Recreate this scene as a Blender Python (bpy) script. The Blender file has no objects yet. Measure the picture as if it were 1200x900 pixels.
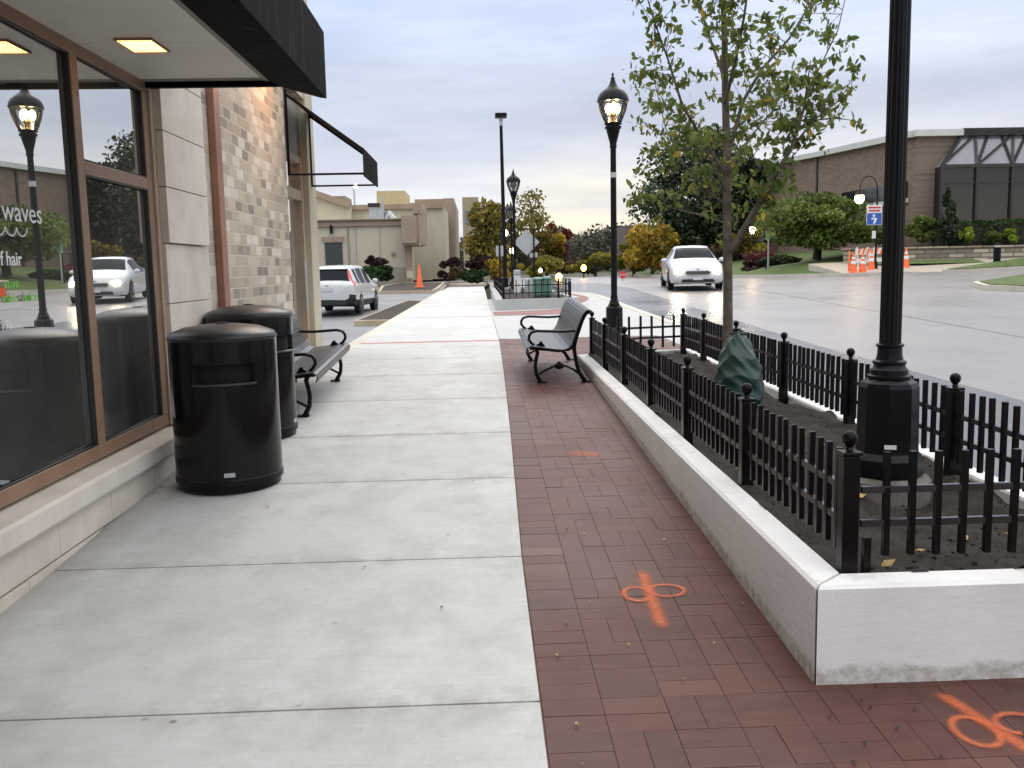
import bpy, math, random
import numpy as np
from mathutils import Vector, Matrix
random.seed(7); RNG = np.random.default_rng(11)
rad = math.radians
scene = bpy.context.scene
COL = scene.collection
SEC = {}

# ------------------------------------------------------------------ camera
CAMZ = 1.55; FPX = 1080.0
_up = Vector((-174, 8576, 1080)).normalized()
_fy = Vector((-40, 135, -1080)); _fy = (_fy - _up * _fy.dot(_up)).normalized()
_rx = _fy.cross(_up)
ROT = Matrix((_rx, _fy, _up))
def at(u, v, Y):
    """world point seen at photo pixel (u, v) at distance Y along the street"""
    d = ROT @ Vector((u - 600, 450 - v, -FPX)); t = Y / d.y
    return Vector((d.x * t, Y, CAMZ + d.z * t))
cd = bpy.data.cameras.new('camera'); cam = bpy.data.objects.new('camera', cd); COL.objects.link(cam)
cam.matrix_world = Matrix.Translation((0, 0, CAMZ)) @ ROT.to_4x4()
cd.sensor_width = 36; cd.lens = FPX / 1200 * 36; cd.clip_start = .05; cd.clip_end = 3000
scene.camera = cam

# ------------------------------------------------------------------ helpers
def S(r, g, b):
    f = lambda c: (c / 255 / 12.92) if c / 255 <= .04045 else ((c / 255 + .055) / 1.055) ** 2.4
    return (f(r), f(g), f(b), 1)
def C(r, g, b): return (r, g, b, 1)

class NT:
    def __init__(s, m): s.t = m.node_tree; s.n = s.t.nodes; s.l = s.t.links
    def add(s, typ, **kw):
        n = s.n.new(typ)
        for k, v in kw.items():
            if k.startswith('i_'):
                key = k[2:]; key = int(key) if key.isdigit() else key.replace('_', ' ')
                n.inputs[key].default_value = v
            else: setattr(n, k, v)
        return n
    def link(s, a, b): s.l.new(a, b)
    def ramp(s, src, stops):
        r = s.add('ShaderNodeValToRGB'); e = r.color_ramp.elements
        while len(e) < len(stops): e.new(.5)
        for el, (p, c) in zip(e, stops): el.position = p; el.color = c
        s.link(src, r.inputs[0]); return r.outputs[0]
    def mix(s, f, a, b, mode='MIX'):
        m = s.add('ShaderNodeMix', data_type='RGBA', blend_type=mode)
        for i, v in ((0, f), (6, a), (7, b)):
            if hasattr(v, 'links') or hasattr(v, 'is_linked'): s.link(v, m.inputs[i])
            else: m.inputs[i].default_value = v
        return m.outputs[2]
    def math(s, op, a, b=0.):
        m = s.add('ShaderNodeMath', operation=op)
        for i, v in ((0, a), (1, b)):
            if hasattr(v, 'is_linked'): s.link(v, m.inputs[i])
            else: m.inputs[i].default_value = v
        return m.outputs[0]
    def noise(s, scale, detail=4, rough=.55, vec=None, out=0):
        n = s.add('ShaderNodeTexNoise'); n.inputs['Scale'].default_value = scale
        n.inputs['Detail'].default_value = detail; n.inputs['Roughness'].default_value = rough
        s.link(vec if vec is not None else s.co(), n.inputs['Vector']); return n.outputs[out]
    def co(s):
        if not hasattr(s, '_co'): s._co = s.add('ShaderNodeTexCoord').outputs['Object']
        return s._co
    def pos(s):
        if not hasattr(s, '_po'): s._po = s.add('ShaderNodeNewGeometry').outputs['Position']
        return s._po
    def scaled(s, vec, sc, loc=(0, 0, 0), rot=(0, 0, 0)):
        m = s.add('ShaderNodeMapping'); m.inputs['Scale'].default_value = sc
        m.inputs['Location'].default_value = loc; m.inputs['Rotation'].default_value = rot
        s.link(vec, m.inputs['Vector']); return m.outputs[0]

def newmat(name):
    m = bpy.data.materials.new(name); m.use_nodes = True
    t = NT(m); t.b = t.n['Principled BSDF']; t.o = t.n['Material Output']
    return m, t
def bumpto(t, h, strength, dist=.01):
    b = t.add('ShaderNodeBump'); b.inputs['Strength'].default_value = strength; b.inputs['Distance'].default_value = dist
    t.link(h, b.inputs['Height']); t.link(b.outputs[0], t.b.inputs['Normal'])

def mat(name, c, c2=None, scale=4, rough=.6, metal=0, bump=0, bscale=80, spec=.5, coat=0, rvar=0, lo=.35, hi=.65):
    m, t = newmat(name); b = t.b
    b.inputs['Roughness'].default_value = rough; b.inputs['Metallic'].default_value = metal
    b.inputs['Specular IOR Level'].default_value = spec; b.inputs['Coat Weight'].default_value = coat
    b.inputs['Coat Roughness'].default_value = .08
    if c2 is not None:
        f = t.noise(scale, 6, .6)
        t.link(t.ramp(f, [(lo, c), (hi, c2)]), b.inputs['Base Color'])
    else: b.inputs['Base Color'].default_value = c
    if rvar:
        f = t.noise(scale * 2.3, 4); t.link(t.math('MULTIPLY_ADD', f, rvar), b.inputs['Roughness'])
        b.inputs['Roughness'].links[0].from_node.inputs[2].default_value = rough - rvar * .5
    if bump: bumpto(t, t.noise(bscale, 5, .65), bump)
    return m
def emat(name, c, s):
    m, t = newmat(name)
    t.b.inputs['Base Color'].default_value = c
    t.b.inputs['Emission Color'].default_value = c; t.b.inputs['Emission Strength'].default_value = s
    return m
def leafmat(name, stops, trans=.35, rough=.55):
    m, t = newmat(name)
    a = t.add('ShaderNodeAttribute', attribute_name='tint')
    col = t.ramp(a.outputs['Fac'], stops)
    t.link(col, t.b.inputs['Base Color']); t.b.inputs['Roughness'].default_value = rough
    t.b.inputs['Specular IOR Level'].default_value = .3
    tr = t.add('ShaderNodeBsdfTranslucent'); t.link(col, tr.inputs[0])
    mx = t.add('ShaderNodeMixShader'); mx.inputs[0].default_value = trans
    t.link(t.b.outputs[0], mx.inputs[1]); t.link(tr.outputs[0], mx.inputs[2]); t.link(mx.outputs[0], t.o.inputs[0])
    return m

def tag(o, label=None, cat=None, group=None, kind=None):
    if label: o['label'] = label
    if cat: o['category'] = cat
    if group: o['group'] = group
    if kind: o['kind'] = kind
    return o
def thing(name, label, cat, loc=(0, 0, 0), rz=0, group=None):
    o = bpy.data.objects.new(name, None); COL.objects.link(o); o.empty_display_size = .2
    o.location = loc; o.rotation_euler = (0, 0, rz)
    return tag(o, label, cat, group)
CHILD = {}
def put(name, me, parent=None):
    o = bpy.data.objects.new(name, me); COL.objects.link(o)
    if parent is not None: o.parent = parent; CHILD.setdefault(parent.name, []).append(o)
    return o
def copy_tree(o, parent=None, skip=()):
    c = o.copy(); COL.objects.link(c)
    if parent is not None: c.parent = parent; CHILD.setdefault(parent.name, []).append(c)
    for ch in list(CHILD.get(o.name, [])):
        if ch.name.split('.')[0] not in skip: copy_tree(ch, c, skip)
    return c

class MB:
    def __init__(s): s.v = []; s.f = []; s.t = []; s.e = []
    def add(s, vs, fs, tint=None):
        n = len(s.v); s.v += [tuple(p) for p in vs]; s.f += [tuple(i + n for i in f) for f in fs]
        s.t += [tint if tint is not None else .5] * len(fs)
    def box(s, x0, x1, y0, y1, z0, z1, tint=None):
        s.add([(x0, y0, z0), (x1, y0, z0), (x1, y1, z0), (x0, y1, z0), (x0, y0, z1), (x1, y0, z1), (x1, y1, z1), (x0, y1, z1)],
              [(3, 2, 1, 0), (4, 5, 6, 7), (0, 1, 5, 4), (1, 2, 6, 5), (2, 3, 7, 6), (3, 0, 4, 7)], tint); return s
    def bar(s, p, q, w, h, up=(0, 0, 1)):
        p = Vector(p); q = Vector(q); d = (q - p).normalized(); u = Vector(up)
        if abs(d.dot(u)) > .98: u = Vector((0, 1, 0))
        r = d.cross(u).normalized(); u = r.cross(d)
        o = [r * (a * w / 2) + u * (b * h / 2) for a, b in ((-1, -1), (1, -1), (1, 1), (-1, 1))]
        s.add([p + k for k in o] + [q + k for k in o], [(3, 2, 1, 0), (4, 5, 6, 7), (0, 1, 5, 4), (1, 2, 6, 5), (2, 3, 7, 6), (3, 0, 4, 7)]); return s
    def tube(s, path, r, seg=8, cap=True):
        P = [Vector(p) for p in path]; n = len(P)
        R = r if isinstance(r, (list, tuple)) else [r] * n
        T = [(P[min(i + 1, n - 1)] - P[max(i - 1, 0)]).normalized() for i in range(n)]
        u = Vector((0, 0, 1)) if abs(T[0].z) < .9 else Vector((1, 0, 0))
        vs = []
        for i in range(n):
            u = (u - T[i] * u.dot(T[i])).normalized(); w = T[i].cross(u)
            for k in range(seg):
                a = 2 * math.pi * k / seg; vs.append(P[i] + (u * math.cos(a) + w * math.sin(a)) * R[i])
        fs = [(i * seg + k, i * seg + (k + 1) % seg, (i + 1) * seg + (k + 1) % seg, (i + 1) * seg + k) for i in range(n - 1) for k in range(seg)]
        if cap: fs += [tuple(reversed(range(seg))), tuple((n - 1) * seg + k for k in range(seg))]
        s.add(vs, fs); return s
    def lathe(s, prof, seg=24, c=(0, 0, 0), ph=0):
        vs = []; n = len(prof)
        for r, z in prof:
            for k in range(seg):
                a = 2 * math.pi * (k + ph) / seg; vs.append((c[0] + r * math.cos(a), c[1] + r * math.sin(a), c[2] + z))
        fs = [(i * seg + k, i * seg + (k + 1) % seg, (i + 1) * seg + (k + 1) % seg, (i + 1) * seg + k) for i in range(n - 1) for k in range(seg)]
        if prof[0][0] > 1e-4: fs.append(tuple(reversed(range(seg))))
        if prof[-1][0] > 1e-4: fs.append(tuple((n - 1) * seg + k for k in range(seg)))
        s.add(vs, fs); return s
    def extr(s, poly, vec):
        n = len(poly); v = Vector(vec); P = [Vector(p) for p in poly]
        s.add(P + [p + v for p in P], [tuple(reversed(range(n))), tuple(range(n, 2 * n))] + [(i, (i + 1) % n, n + (i + 1) % n, n + i) for i in range(n)]); return s
    def ball(s, c, r, seg=12, rings=8, sq=(1, 1, 1)):
        pr = [(max(1e-5, math.sin(math.pi * i / rings)) * r, -math.cos(math.pi * i / rings) * r) for i in range(rings + 1)]
        m = MB(); m.lathe(pr, seg)
        s.add([(c[0] + x * sq[0], c[1] + y * sq[1], c[2] + z * sq[2]) for x, y, z in m.v], m.f); return s
    def build(s, name, m, parent=None, world=False, smooth=0, bevel=0, tint=False, fix=True):
        me = bpy.data.meshes.new(name); vs = s.v
        if world and parent is not None:
            l = parent.location; vs = [(x - l[0], y - l[1], z - l[2]) for x, y, z in vs]
        me.from_pydata(vs, [], s.f)
        if tint:
            a = me.attributes.new('tint', 'FLOAT', 'FACE'); a.data.foreach_set('value', s.t)
        if s.e:
            a = me.attributes.new('edge', 'FLOAT', 'POINT'); a.data.foreach_set('value', s.e)
        me.materials.append(m)
        if fix:
            import bmesh
            bm = bmesh.new(); bm.from_mesh(me); bmesh.ops.recalc_face_normals(bm, faces=bm.faces); bm.to_mesh(me); bm.free()
        if smooth:
            me.polygons.foreach_set('use_smooth', [True] * len(me.polygons)); me.set_sharp_from_angle(angle=rad(smooth))
        o = put(name, me, parent)
        if bevel:
            b = o.modifiers.new('bevel', 'BEVEL'); b.width = bevel; b.segments = 2; b.limit_method = 'ANGLE'; b.angle_limit = rad(40)
        return o

def sheet(name, xs, ys, zf, m, kind='structure', clip=None):
    """grid sheet over xs * ys at height zf(x, y)"""
    mb = MB(); nx = len(xs)
    mb.v = [(x, y, zf(x, y)) for y in ys for x in xs]
    for j in range(len(ys) - 1):
        for i in range(nx - 1):
            if clip is None or clip((xs[i] + xs[i + 1]) / 2, (ys[j] + ys[j + 1]) / 2):
                mb.f.append((j * nx + i, j * nx + i + 1, (j + 1) * nx + i + 1, (j + 1) * nx + i))
    return tag(mb.build(name, m, fix=False, smooth=60), kind=kind)
def frange(a, b, n): return [a + (b - a) * i / n for i in range(n + 1)]
def lerp(a, b, t): return a + (b - a) * t
def interp(x, pts):
    if x <= pts[0][0]: return pts[0][1]
    for (a, va), (b, vb) in zip(pts, pts[1:]):
        if x <= b: return va + (vb - va) * (x - a) / (b - a)
    return pts[-1][1]
def sstep(a, b, x):
    t = min(1, max(0, (x - a) / (b - a))); return t * t * (3 - 2 * t)

# ------------------------------------------------------------------ terrain heights
def G(y):                                   # pavement: climbs 4.8 % then levels off
    a, b, s = 8.5, 13., .048
    m = min(max(y - a, 0), b - a)
    return min(y, a) * s + s * (m - m * m / (2 * (b - a)))
def ZL(y): return .16 if y < 28 else min(.16 + .02 * (y - 28), .70)        # car park
def ZR(x, y):                               # road
    z = -.05 + .0154 * y if y < 15 else (.181 + .030 * (y - 15) if y < 33 else .721 + .010 * (min(y, 40) - 33))
    return z + .03 * max(0, min(x - 11, 20)) * sstep(14, 30, y)
def PL(x, y):                               # plaza between pavement and road
    g = G(y); r = ZR(3.4, y) + .13
    return lerp(g, r, sstep(.4, 3.0, x)) if y > 12 else lerp(g, min(g, r), sstep(2.2, 3.4, x))
XE = lambda y: interp(y, [(0, .165), (4.2, .178), (7.3, .228), (13, .285), (60, .34)])
def BASE(x, y):
    if x < -1.75: return ZL(y)
    if x > 3.3: return ZR(x, y)
    return lerp(ZL(y), ZR(3.3, y), (x + 1.75) / 5.05)

# ------------------------------------------------------------------ materials
M = {}
def concrete(name, c1, c2, dark, rough=.8, seams=False, wet=0):
    m, t = newmat(name); p = t.pos()
    big = t.noise(.55, 5, .6, p); mid = t.noise(3.5, 6, .65, p); fine = t.noise(160, 3, .7, p); speck = t.noise(420, 2, .6, p)
    c = t.ramp(big, [(.3, c1), (.7, c2)])
    c = t.mix(t.ramp(mid, [(.44, C(0, 0, 0)), (.74, C(.65, .65, .65))]), c, dark)
    c = t.mix(t.math('MULTIPLY', t.ramp(fine, [(.5, C(0, 0, 0)), (.75, C(1, 1, 1))]), .4), c, dark)
    if seams:
        at_ = t.add('ShaderNodeAttribute', attribute_name='tint')
        c = t.mix(1, c, t.ramp(at_.outputs['Fac'], [(0, C(.80, .80, .80)), (1, C(1, 1, 1))]), 'MULTIPLY')
        st = t.noise(1.3, 8, .75, t.scaled(p, (1, .55, 1), (3.1, 1.7, 0)))
        c = t.mix(t.ramp(st, [(.50, C(0, 0, 0)), (.72, C(.42, .42, .42))]), c, (dark[0] * .75, dark[1] * .72, dark[2] * .66, 1))
        eg = t.add('ShaderNodeAttribute', attribute_name='edge').outputs['Fac']
        c = t.mix(t.math('MULTIPLY', eg, t.ramp(t.noise(7, 7, .75, p), [(.38, C(.0, .0, .0)), (.68, C(.6, .6, .6))])), c, C(.27, .25, .22))
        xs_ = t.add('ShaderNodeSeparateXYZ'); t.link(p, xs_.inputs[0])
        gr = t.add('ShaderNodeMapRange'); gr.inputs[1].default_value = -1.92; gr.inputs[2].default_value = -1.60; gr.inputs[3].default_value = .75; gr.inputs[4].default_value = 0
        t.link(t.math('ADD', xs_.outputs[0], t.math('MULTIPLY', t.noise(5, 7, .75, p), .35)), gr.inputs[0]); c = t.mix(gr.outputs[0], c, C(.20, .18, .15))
        bw_ = t.noise(60, 3, .6, t.scaled(p, (.08, 1, 1))); c = t.mix(t.math('MULTIPLY', t.ramp(bw_, [(.45, C(0, 0, 0)), (.7, C(1, 1, 1))]), .28), c, dark)
        pit = t.noise(38, 8, .8, p); c = t.mix(t.math('MULTIPLY', t.ramp(pit, [(.58, C(0, 0, 0)), (.70, C(1, 1, 1))]), .5), c, (dark[0] * .7, dark[1] * .68, dark[2] * .62, 1))
        sp = t.add('ShaderNodeTexVoronoi'); sp.inputs['Scale'].default_value = 5.5; t.link(p, sp.inputs['Vector'])
        spm = t.ramp(sp.outputs['Distance'], [(.03, C(.7, .7, .7)), (.09, C(0, 0, 0))])
        spm = t.math('MULTIPLY', spm, t.ramp(t.noise(2.2, 2, .5, p), [(.5, C(0, 0, 0)), (.6, C(1, 1, 1))]))
        c = t.mix(spm, c, C(.10, .075, .05))
    t.link(c, t.b.inputs['Base Color'])
    r = t.ramp(big, [(.3, C(rough, rough, rough)), (.7, C(rough - wet, rough - wet, rough - wet))]); t.link(r, t.b.inputs['Roughness'])
    bumpto(t, t.math('ADD', fine, t.math('MULTIPLY', speck, .6)), .28, .004)
    return m
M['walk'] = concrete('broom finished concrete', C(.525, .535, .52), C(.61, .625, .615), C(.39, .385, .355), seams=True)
M['newcon'] = concrete('new concrete', C(.40, .41, .40), C(.46, .47, .46), C(.34, .34, .33))
M['groove'] = mat('joint dirt', C(.10, .09, .075), C(.2, .19, .165), 9, .9)
M['kerb'] = concrete('kerb concrete', C(.50, .47, .40), C(.58, .54, .46), C(.36, .33, .27))
M['tan_kerb'] = concrete('yellowed kerb', C(.42, .35, .23), C(.5, .43, .3), C(.3, .25, .18))
M['road'] = concrete('worn concrete road', C(.19, .178, .179), C(.24, .226, .227), C(.165, .155, .156), rough=.42, wet=.16)
M['asphalt'] = concrete('damp asphalt', C(.080, .080, .092), C(.115, .115, .13), C(.06, .06, .067), rough=.36, wet=.17)
M['lot'] = concrete('car park asphalt', C(.14, .14, .15), C(.19, .19, .20), C(.09, .09, .095), rough=.6, wet=.2)
M['footway'] = concrete('tan footway', C(.36, .31, .25), C(.42, .37, .30), C(.27, .23, .18))
def whitewall(name):
    m, t = newmat(name); p = t.pos()
    a = t.noise(2.4, 6, .65, p); st = t.noise(7, 6, .7, t.scaled(p, (.35, .35, 3)))
    c = t.ramp(a, [(.3, C(.72, .715, .70)), (.7, C(.82, .815, .80))])
    c = t.mix(t.ramp(st, [(.52, C(0, 0, 0)), (.75, C(.5, .5, .5))]), c, C(.60, .58, .54))
    at_ = t.add('ShaderNodeAttribute', attribute_name='tint')
    sp_ = t.add('ShaderNodeSeparateXYZ'); t.link(p, sp_.inputs[0])
    hg_ = t.math('SUBTRACT', sp_.outputs[2], t.math('MULTIPLY', sp_.outputs[1], .048))
    hg_ = t.math('SUBTRACT', hg_, t.math('MULTIPLY', t.noise(9, 6, .7, p), .09))
    dirt = t.math('MULTIPLY', t.ramp(hg_, [(-.03, C(.75, .75, .75)), (.022, C(0, 0, 0))]), t.ramp(t.noise(24, 5, .7, p), [(.35, C(.2, .2, .2)), (.6, C(.95, .95, .95))]))
    c = t.mix(dirt, c, C(.30, .25, .19))
    top = t.math('MULTIPLY', t.ramp(at_.outputs['Fac'], [(.7, C(0, 0, 0)), (.9, C(1, 1, 1))]), t.ramp(t.noise(9, 7, .75, p), [(.55, C(0, 0, 0)), (.72, C(.6, .6, .6))]))
    c = t.mix(top, c, C(.38, .35, .29))
    t.link(c, t.b.inputs['Base Color']); t.b.inputs['Roughness'].default_value = .7
    bumpto(t, t.math('ADD', t.noise(90, 4, .7, p), t.noise(16, 3, .6, t.scaled(p, (.25, .25, 2.5)))), .25, .005)
    return m
M['white_wall'] = whitewall('white painted concrete')
def paver():
    m, t = newmat('red clay paver'); p = t.pos()
    a = t.add('ShaderNodeAttribute', attribute_name='tint')
    c = t.ramp(a.outputs['Fac'], [(0, C(.066, .030, .025)), (.3, C(.084, .035, .0275)), (.6, C(.100, .039, .030)), (.85, C(.120, .049, .037)), (1, C(.165, .085, .067))])
    n = t.noise(11, 7, .75, t.scaled(p, (.6, 1.5, 1))); c = t.mix(t.ramp(n, [(.42, C(0, 0, 0)), (.72, C(.6, .6, .6))]), c, C(.14, .068, .054))
    b = t.noise(.7, 4, .6, p); c = t.mix(t.ramp(b, [(.4, C(0, 0, 0)), (.7, C(.45, .45, .45))]), c, C(.075, .04, .033))
    f = t.noise(220, 3, .7, p); c = t.mix(t.math('MULTIPLY', t.ramp(f, [(.52, C(0, 0, 0)), (.72, C(1, 1, 1))]), .25), c, C(.05, .022, .02))
    t.link(c, t.b.inputs['Base Color']); t.b.inputs['Specular IOR Level'].default_value = .25
    t.link(t.ramp(b, [(.3, C(.62, .62, .62)), (.7, C(.45, .45, .45))]), t.b.inputs['Roughness'])
    bumpto(t, f, .3, .003); return m
M['paver'] = paver()
M['sand'] = mat('joint sand', C(.10, .052, .042), C(.14, .08, .065), 12, .95)
def stuffbrick(name, cols, mortar, bw, bh, ms=.012, offs=.5, zoff=0, rough=.85, face='x'):
    """brick / block masonry, mapped in metres on a wall plane"""
    m, t = newmat(name); p = t.pos()
    sx = t.add('ShaderNodeSeparateXYZ'); t.link(p, sx.inputs[0])
    cb = t.add('ShaderNodeCombineXYZ'); t.link(sx.outputs[1 if face == 'x' else 0], cb.inputs[0]); t.link(sx.outputs[2], cb.inputs[1])
    br = t.add('ShaderNodeTexBrick'); t.link(cb.outputs[0], br.inputs['Vector'])
    br.offset = offs; br.inputs['Scale'].default_value = 1; br.inputs['Brick Width'].default_value = bw; br.inputs['Row Height'].default_value = bh
    br.inputs['Mortar Size'].default_value = ms; br.inputs['Mortar Smooth'].default_value = .2
    br.inputs['Color1'].default_value = C(0, 0, 0); br.inputs['Color2'].default_value = C(1, 1, 1); br.inputs['Mortar'].default_value = C(.5, .5, .5)
    br.inputs['Bias'].default_value = 0
    c = t.ramp(br.outputs['Color'], cols)
    c = t.mix(t.ramp(t.noise(11, 6, .7, p), [(.4, C(0, 0, 0)), (.8, C(.5, .5, .5))]), c, cols[len(cols) // 2][1])
    c = t.mix(br.outputs['Fac'], c, mortar)
    t.link(c, t.b.inputs['Base Color']); t.b.inputs['Roughness'].default_value = rough
    inv = t.math('SUBTRACT', 1., br.outputs['Fac'])
    bumpto(t, t.math('ADD', inv, t.math('MULTIPLY', t.noise(60, 5, .7, p), .45)), .6, .008)
    return m
M['brick'] = stuffbrick('tumbled tan brick', [(0, C(.22, .185, .155)), (.12, C(.29, .25, .205)), (.24, C(.42, .365, .285)), (.45, C(.52, .465, .375)), (.62, C(.37, .315, .235)), (.74, C(.50, .43, .33)), (.85, C(.60, .545, .455)), (1, C(.66, .62, .54))], C(.50, .455, .375), .225, .095, .008)
M['brownbrick'] = stuffbrick('brown brick', [(0, C(.15, .105, .075)), (.5, C(.19, .135, .095)), (1, C(.235, .165, .115))], C(.2, .16, .125), .4, .13)
M['stone'] = stuffbrick('ledgestone', [(0, C(.16, .14, .10)), (.3, C(.26, .22, .16)), (.6, C(.36, .32, .24)), (1, C(.52, .48, .40))], C(.13, .11, .085), .75, .2, .03, face='y')
M['lime'] = mat('limestone block', C(.56, .505, .44), C(.66, .605, .54), 3.2, .8, bump=.2, bscale=50)
M['lime_dirty'] = mat('splashed limestone', C(.54, .475, .405), C(.69, .62, .545), 2.6, .8, bump=.25, bscale=50)
M['frame'] = mat('bronze window frame', C(.22, .135, .085), C(.27, .17, .11), 5, .45, bump=.05)
M['tan_frame'] = mat('tan trim', C(.36, .28, .2), C(.42, .33, .24), 5, .55)
M['pipe'] = mat('red brown downpipe', C(.235, .105, .07), C(.29, .14, .1), 4, .5)
M['soffit'] = mat('cream soffit panel', C(.70, .685, .63), C(.80, .785, .73), 1.6, .5, spec=.4)
M['trim'] = mat('grey trim', C(.22, .20, .18), C(.28, .26, .23), 5, .6)
M['black'] = mat('black powder coat', C(.003, .003, .0045), C(.007, .007, .009), 6, .32, spec=.18, bump=.06, bscale=160)
M['fence'] = mat('black fence paint', C(.004, .003, .004), C(.008, .006, .007), 9, .28, spec=.15, bump=.05, bscale=90)
M['rail'] = mat('glossy black rail paint', C(.010, .009, .010), C(.018, .016, .018), 9, .24, spec=.8)
M['gloss'] = mat('glossy black steel', C(.004, .004, .0055), C(.007, .007, .009), 3, .16, spec=.22, coat=.06, rvar=.16, bump=.03, bscale=7)
M['lid'] = mat('black plastic lid', C(.010, .010, .011), C(.018, .018, .019), 6, .34, spec=.35, bump=.1, bscale=200)
M['hole'] = mat('dark opening', C(.004, .004, .004), None, rough=.9)
M['chrome'] = mat('brushed metal', C(.55, .55, .55), None, rough=.3, metal=1)
M['bench'] = mat('grey black bench steel', C(.030, .031, .034), C(.05, .052, .056), 8, .34, spec=.6, bump=.1, bscale=120)
def fabric():
    m, t = newmat('black awning canvas'); p = t.pos()
    n = t.noise(5, 6, .7, t.scaled(p, (1, 3.5, .5)))
    t.link(t.ramp(n, [(.52, C(.0025, .0025, .0035)), (.62, C(.010, .011, .014)), (.74, C(.12, .125, .14))]), t.b.inputs['Base Color'])
    t.b.inputs['Roughness'].default_value = .8; t.b.inputs['Specular IOR Level'].default_value = .06; bumpto(t, t.noise(400, 2, .5, p), .2, .002); return m
M['canvas'] = fabric()
M['soil'] = mat('dark soil', C(.009, .006, .0045), C(.036, .025, .017), 34, .95, bump=1., bscale=90)
M['mulch'] = mat('brown mulch', C(.02, .014, .010), C(.05, .035, .025), 14, .95, bump=1., bscale=30)
M['grass'] = mat('lawn grass', C(.05, .085, .018), C(.09, .13, .03), 3, .9, bump=.8, bscale=25)
M['earth'] = mat('rough ground', C(.05, .055, .03), C(.09, .08, .05), .3, .95)
def stucco(name, a, b_, d):
    m, t = newmat(name); p = t.pos()
    c = t.ramp(t.noise(.5, 5, .6, p), [(.3, a), (.7, b_)])
    c = t.mix(t.ramp(t.noise(1.6, 6, .7, t.scaled(p, (1, 1, .18))), [(.5, C(0, 0, 0)), (.75, C(.6, .6, .6))]), c, d)
    t.link(c, t.b.inputs['Base Color']); t.b.inputs['Roughness'].default_value = .9; bumpto(t, t.noise(40, 4, .6, p), .15); return m
M['stucco'] = stucco('cream stucco', C(.46, .42, .32), C(.53, .485, .375), C(.34, .30, .225))
M['stucco_tan'] = mat('tan stucco', C(.29, .22, .165), C(.34, .265, .2), 1.2, .9)
M['stucco_low'] = mat('grey stucco base', C(.27, .25, .2), C(.33, .305, .25), 1.2, .9)
M['coping'] = mat('pale coping', C(.50, .53, .49), C(.58, .6, .56), 2, .6)
M['gal'] = mat('galvanised metal', C(.38, .40, .41), C(.5, .52, .53), 5, .4, metal=.4)
M['darkglass'] = mat('dark glazing', C(.012, .013, .015), None, rough=.08, spec=.8)
M['slopeglass'] = mat('sky lit sloped glazing', C(.22, .21, .24), C(.27, .26, .29), 1, .12, spec=.8)  # sky reflection on the slope put into a paler base colour
M['mullion'] = mat('dark bronze mullion', C(.035, .03, .03), None, rough=.5)
M['bark'] = mat('grey brown bark', C(.07, .055, .042), C(.16, .13, .10), 12, .9, bump=.7, bscale=45)
M['darkbark'] = mat('dark bark', C(.025, .02, .016), C(.06, .048, .038), 12, .9, bump=.6, bscale=35)
M['orange'] = mat('orange plastic', C(.82, .13, .03), C(.88, .18, .05), 4, .45)
M['reflect'] = mat('white reflective band', C(.75, .75, .73), None, rough=.4)
M['whitepaint'] = mat('white painted board', C(.7, .7, .68), None, rough=.5)
M['signback'] = mat('bare aluminium sign back', C(.42, .43, .43), C(.5, .51, .51), 3, .45, metal=.3)
M['signgreen'] = mat('pale green sign', C(.42, .70, .58), None, rough=.4)
M['signblue'] = mat('blue sign', C(.03, .10, .42), None, rough=.35)
M['signred'] = mat('red sign', C(.55, .03, .035), None, rough=.35)
M['cabinet'] = mat('green utility cabinet', C(.10, .21, .15), C(.13, .26, .19), 4, .45)
M['bag'] = mat('dark green tarpaulin', C(.008, .034, .027), C(.018, .058, .047), 5, .36, spec=.5, bump=.5, bscale=16)
M['carwhite'] = mat('white car paint', C(.54, .55, .56), None, rough=.3, coat=.5)
M['tyre'] = mat('tyre rubber', C(.012, .012, .013), None, rough=.8)
M['alloy'] = mat('silver alloy', C(.5, .5, .52), None, rough=.3, metal=.9)
M['carglass'] = mat('car glass', C(.02, .025, .03), None, rough=.06, spec=.22)
M['carglass'].node_tree.nodes['Principled BSDF'].inputs['IOR'].default_value = 1.13
M['carblack'] = mat('black car trim', C(.015, .015, .016), None, rough=.5)
M['taillamp'] = mat('red lamp lens', C(.55, .01, .015), None, rough=.15, coat=1)
M['plate'] = mat('number plate', C(.55, .56, .6), None, rough=.5)
M['letters'] = mat('white vinyl lettering', C(.82, .82, .80), None, rough=.6)
M['lettersgreen'] = mat('green vinyl lettering', C(.20, .62, .06), None, rough=.6)
M['lettersred'] = mat('orange vinyl', C(.75, .12, .02), None, rough=.6)
M['curtain'] = mat('grey roller blind', C(.12, .12, .11), C(.16, .16, .145), 1, .9)
M['inside'] = mat('dark interior', C(.03, .028, .026), C(.05, .046, .042), 1, .9)
M['insidecream'] = mat('cream window reveal', C(.5, .42, .25), C(.55, .47, .3), 1, .8)
M['lampon'] = emat('lit lamp', C(1, .72, .36), 22)
M['lampsoft'] = emat('ceiling light diffuser', C(1, .52, .15), 3.6)
M['headlamp'] = emat('headlamp lens', C(1, .80, .50), 130)
M['bulboff'] = mat('unlit bulb', C(.2, .2, .2), None, rough=.4)
M['amber'] = emat('amber light', C(1, .48, .12), 9)
M['paleglow'] = emat('pale light', C(1, .90, .70), 14)
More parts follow.
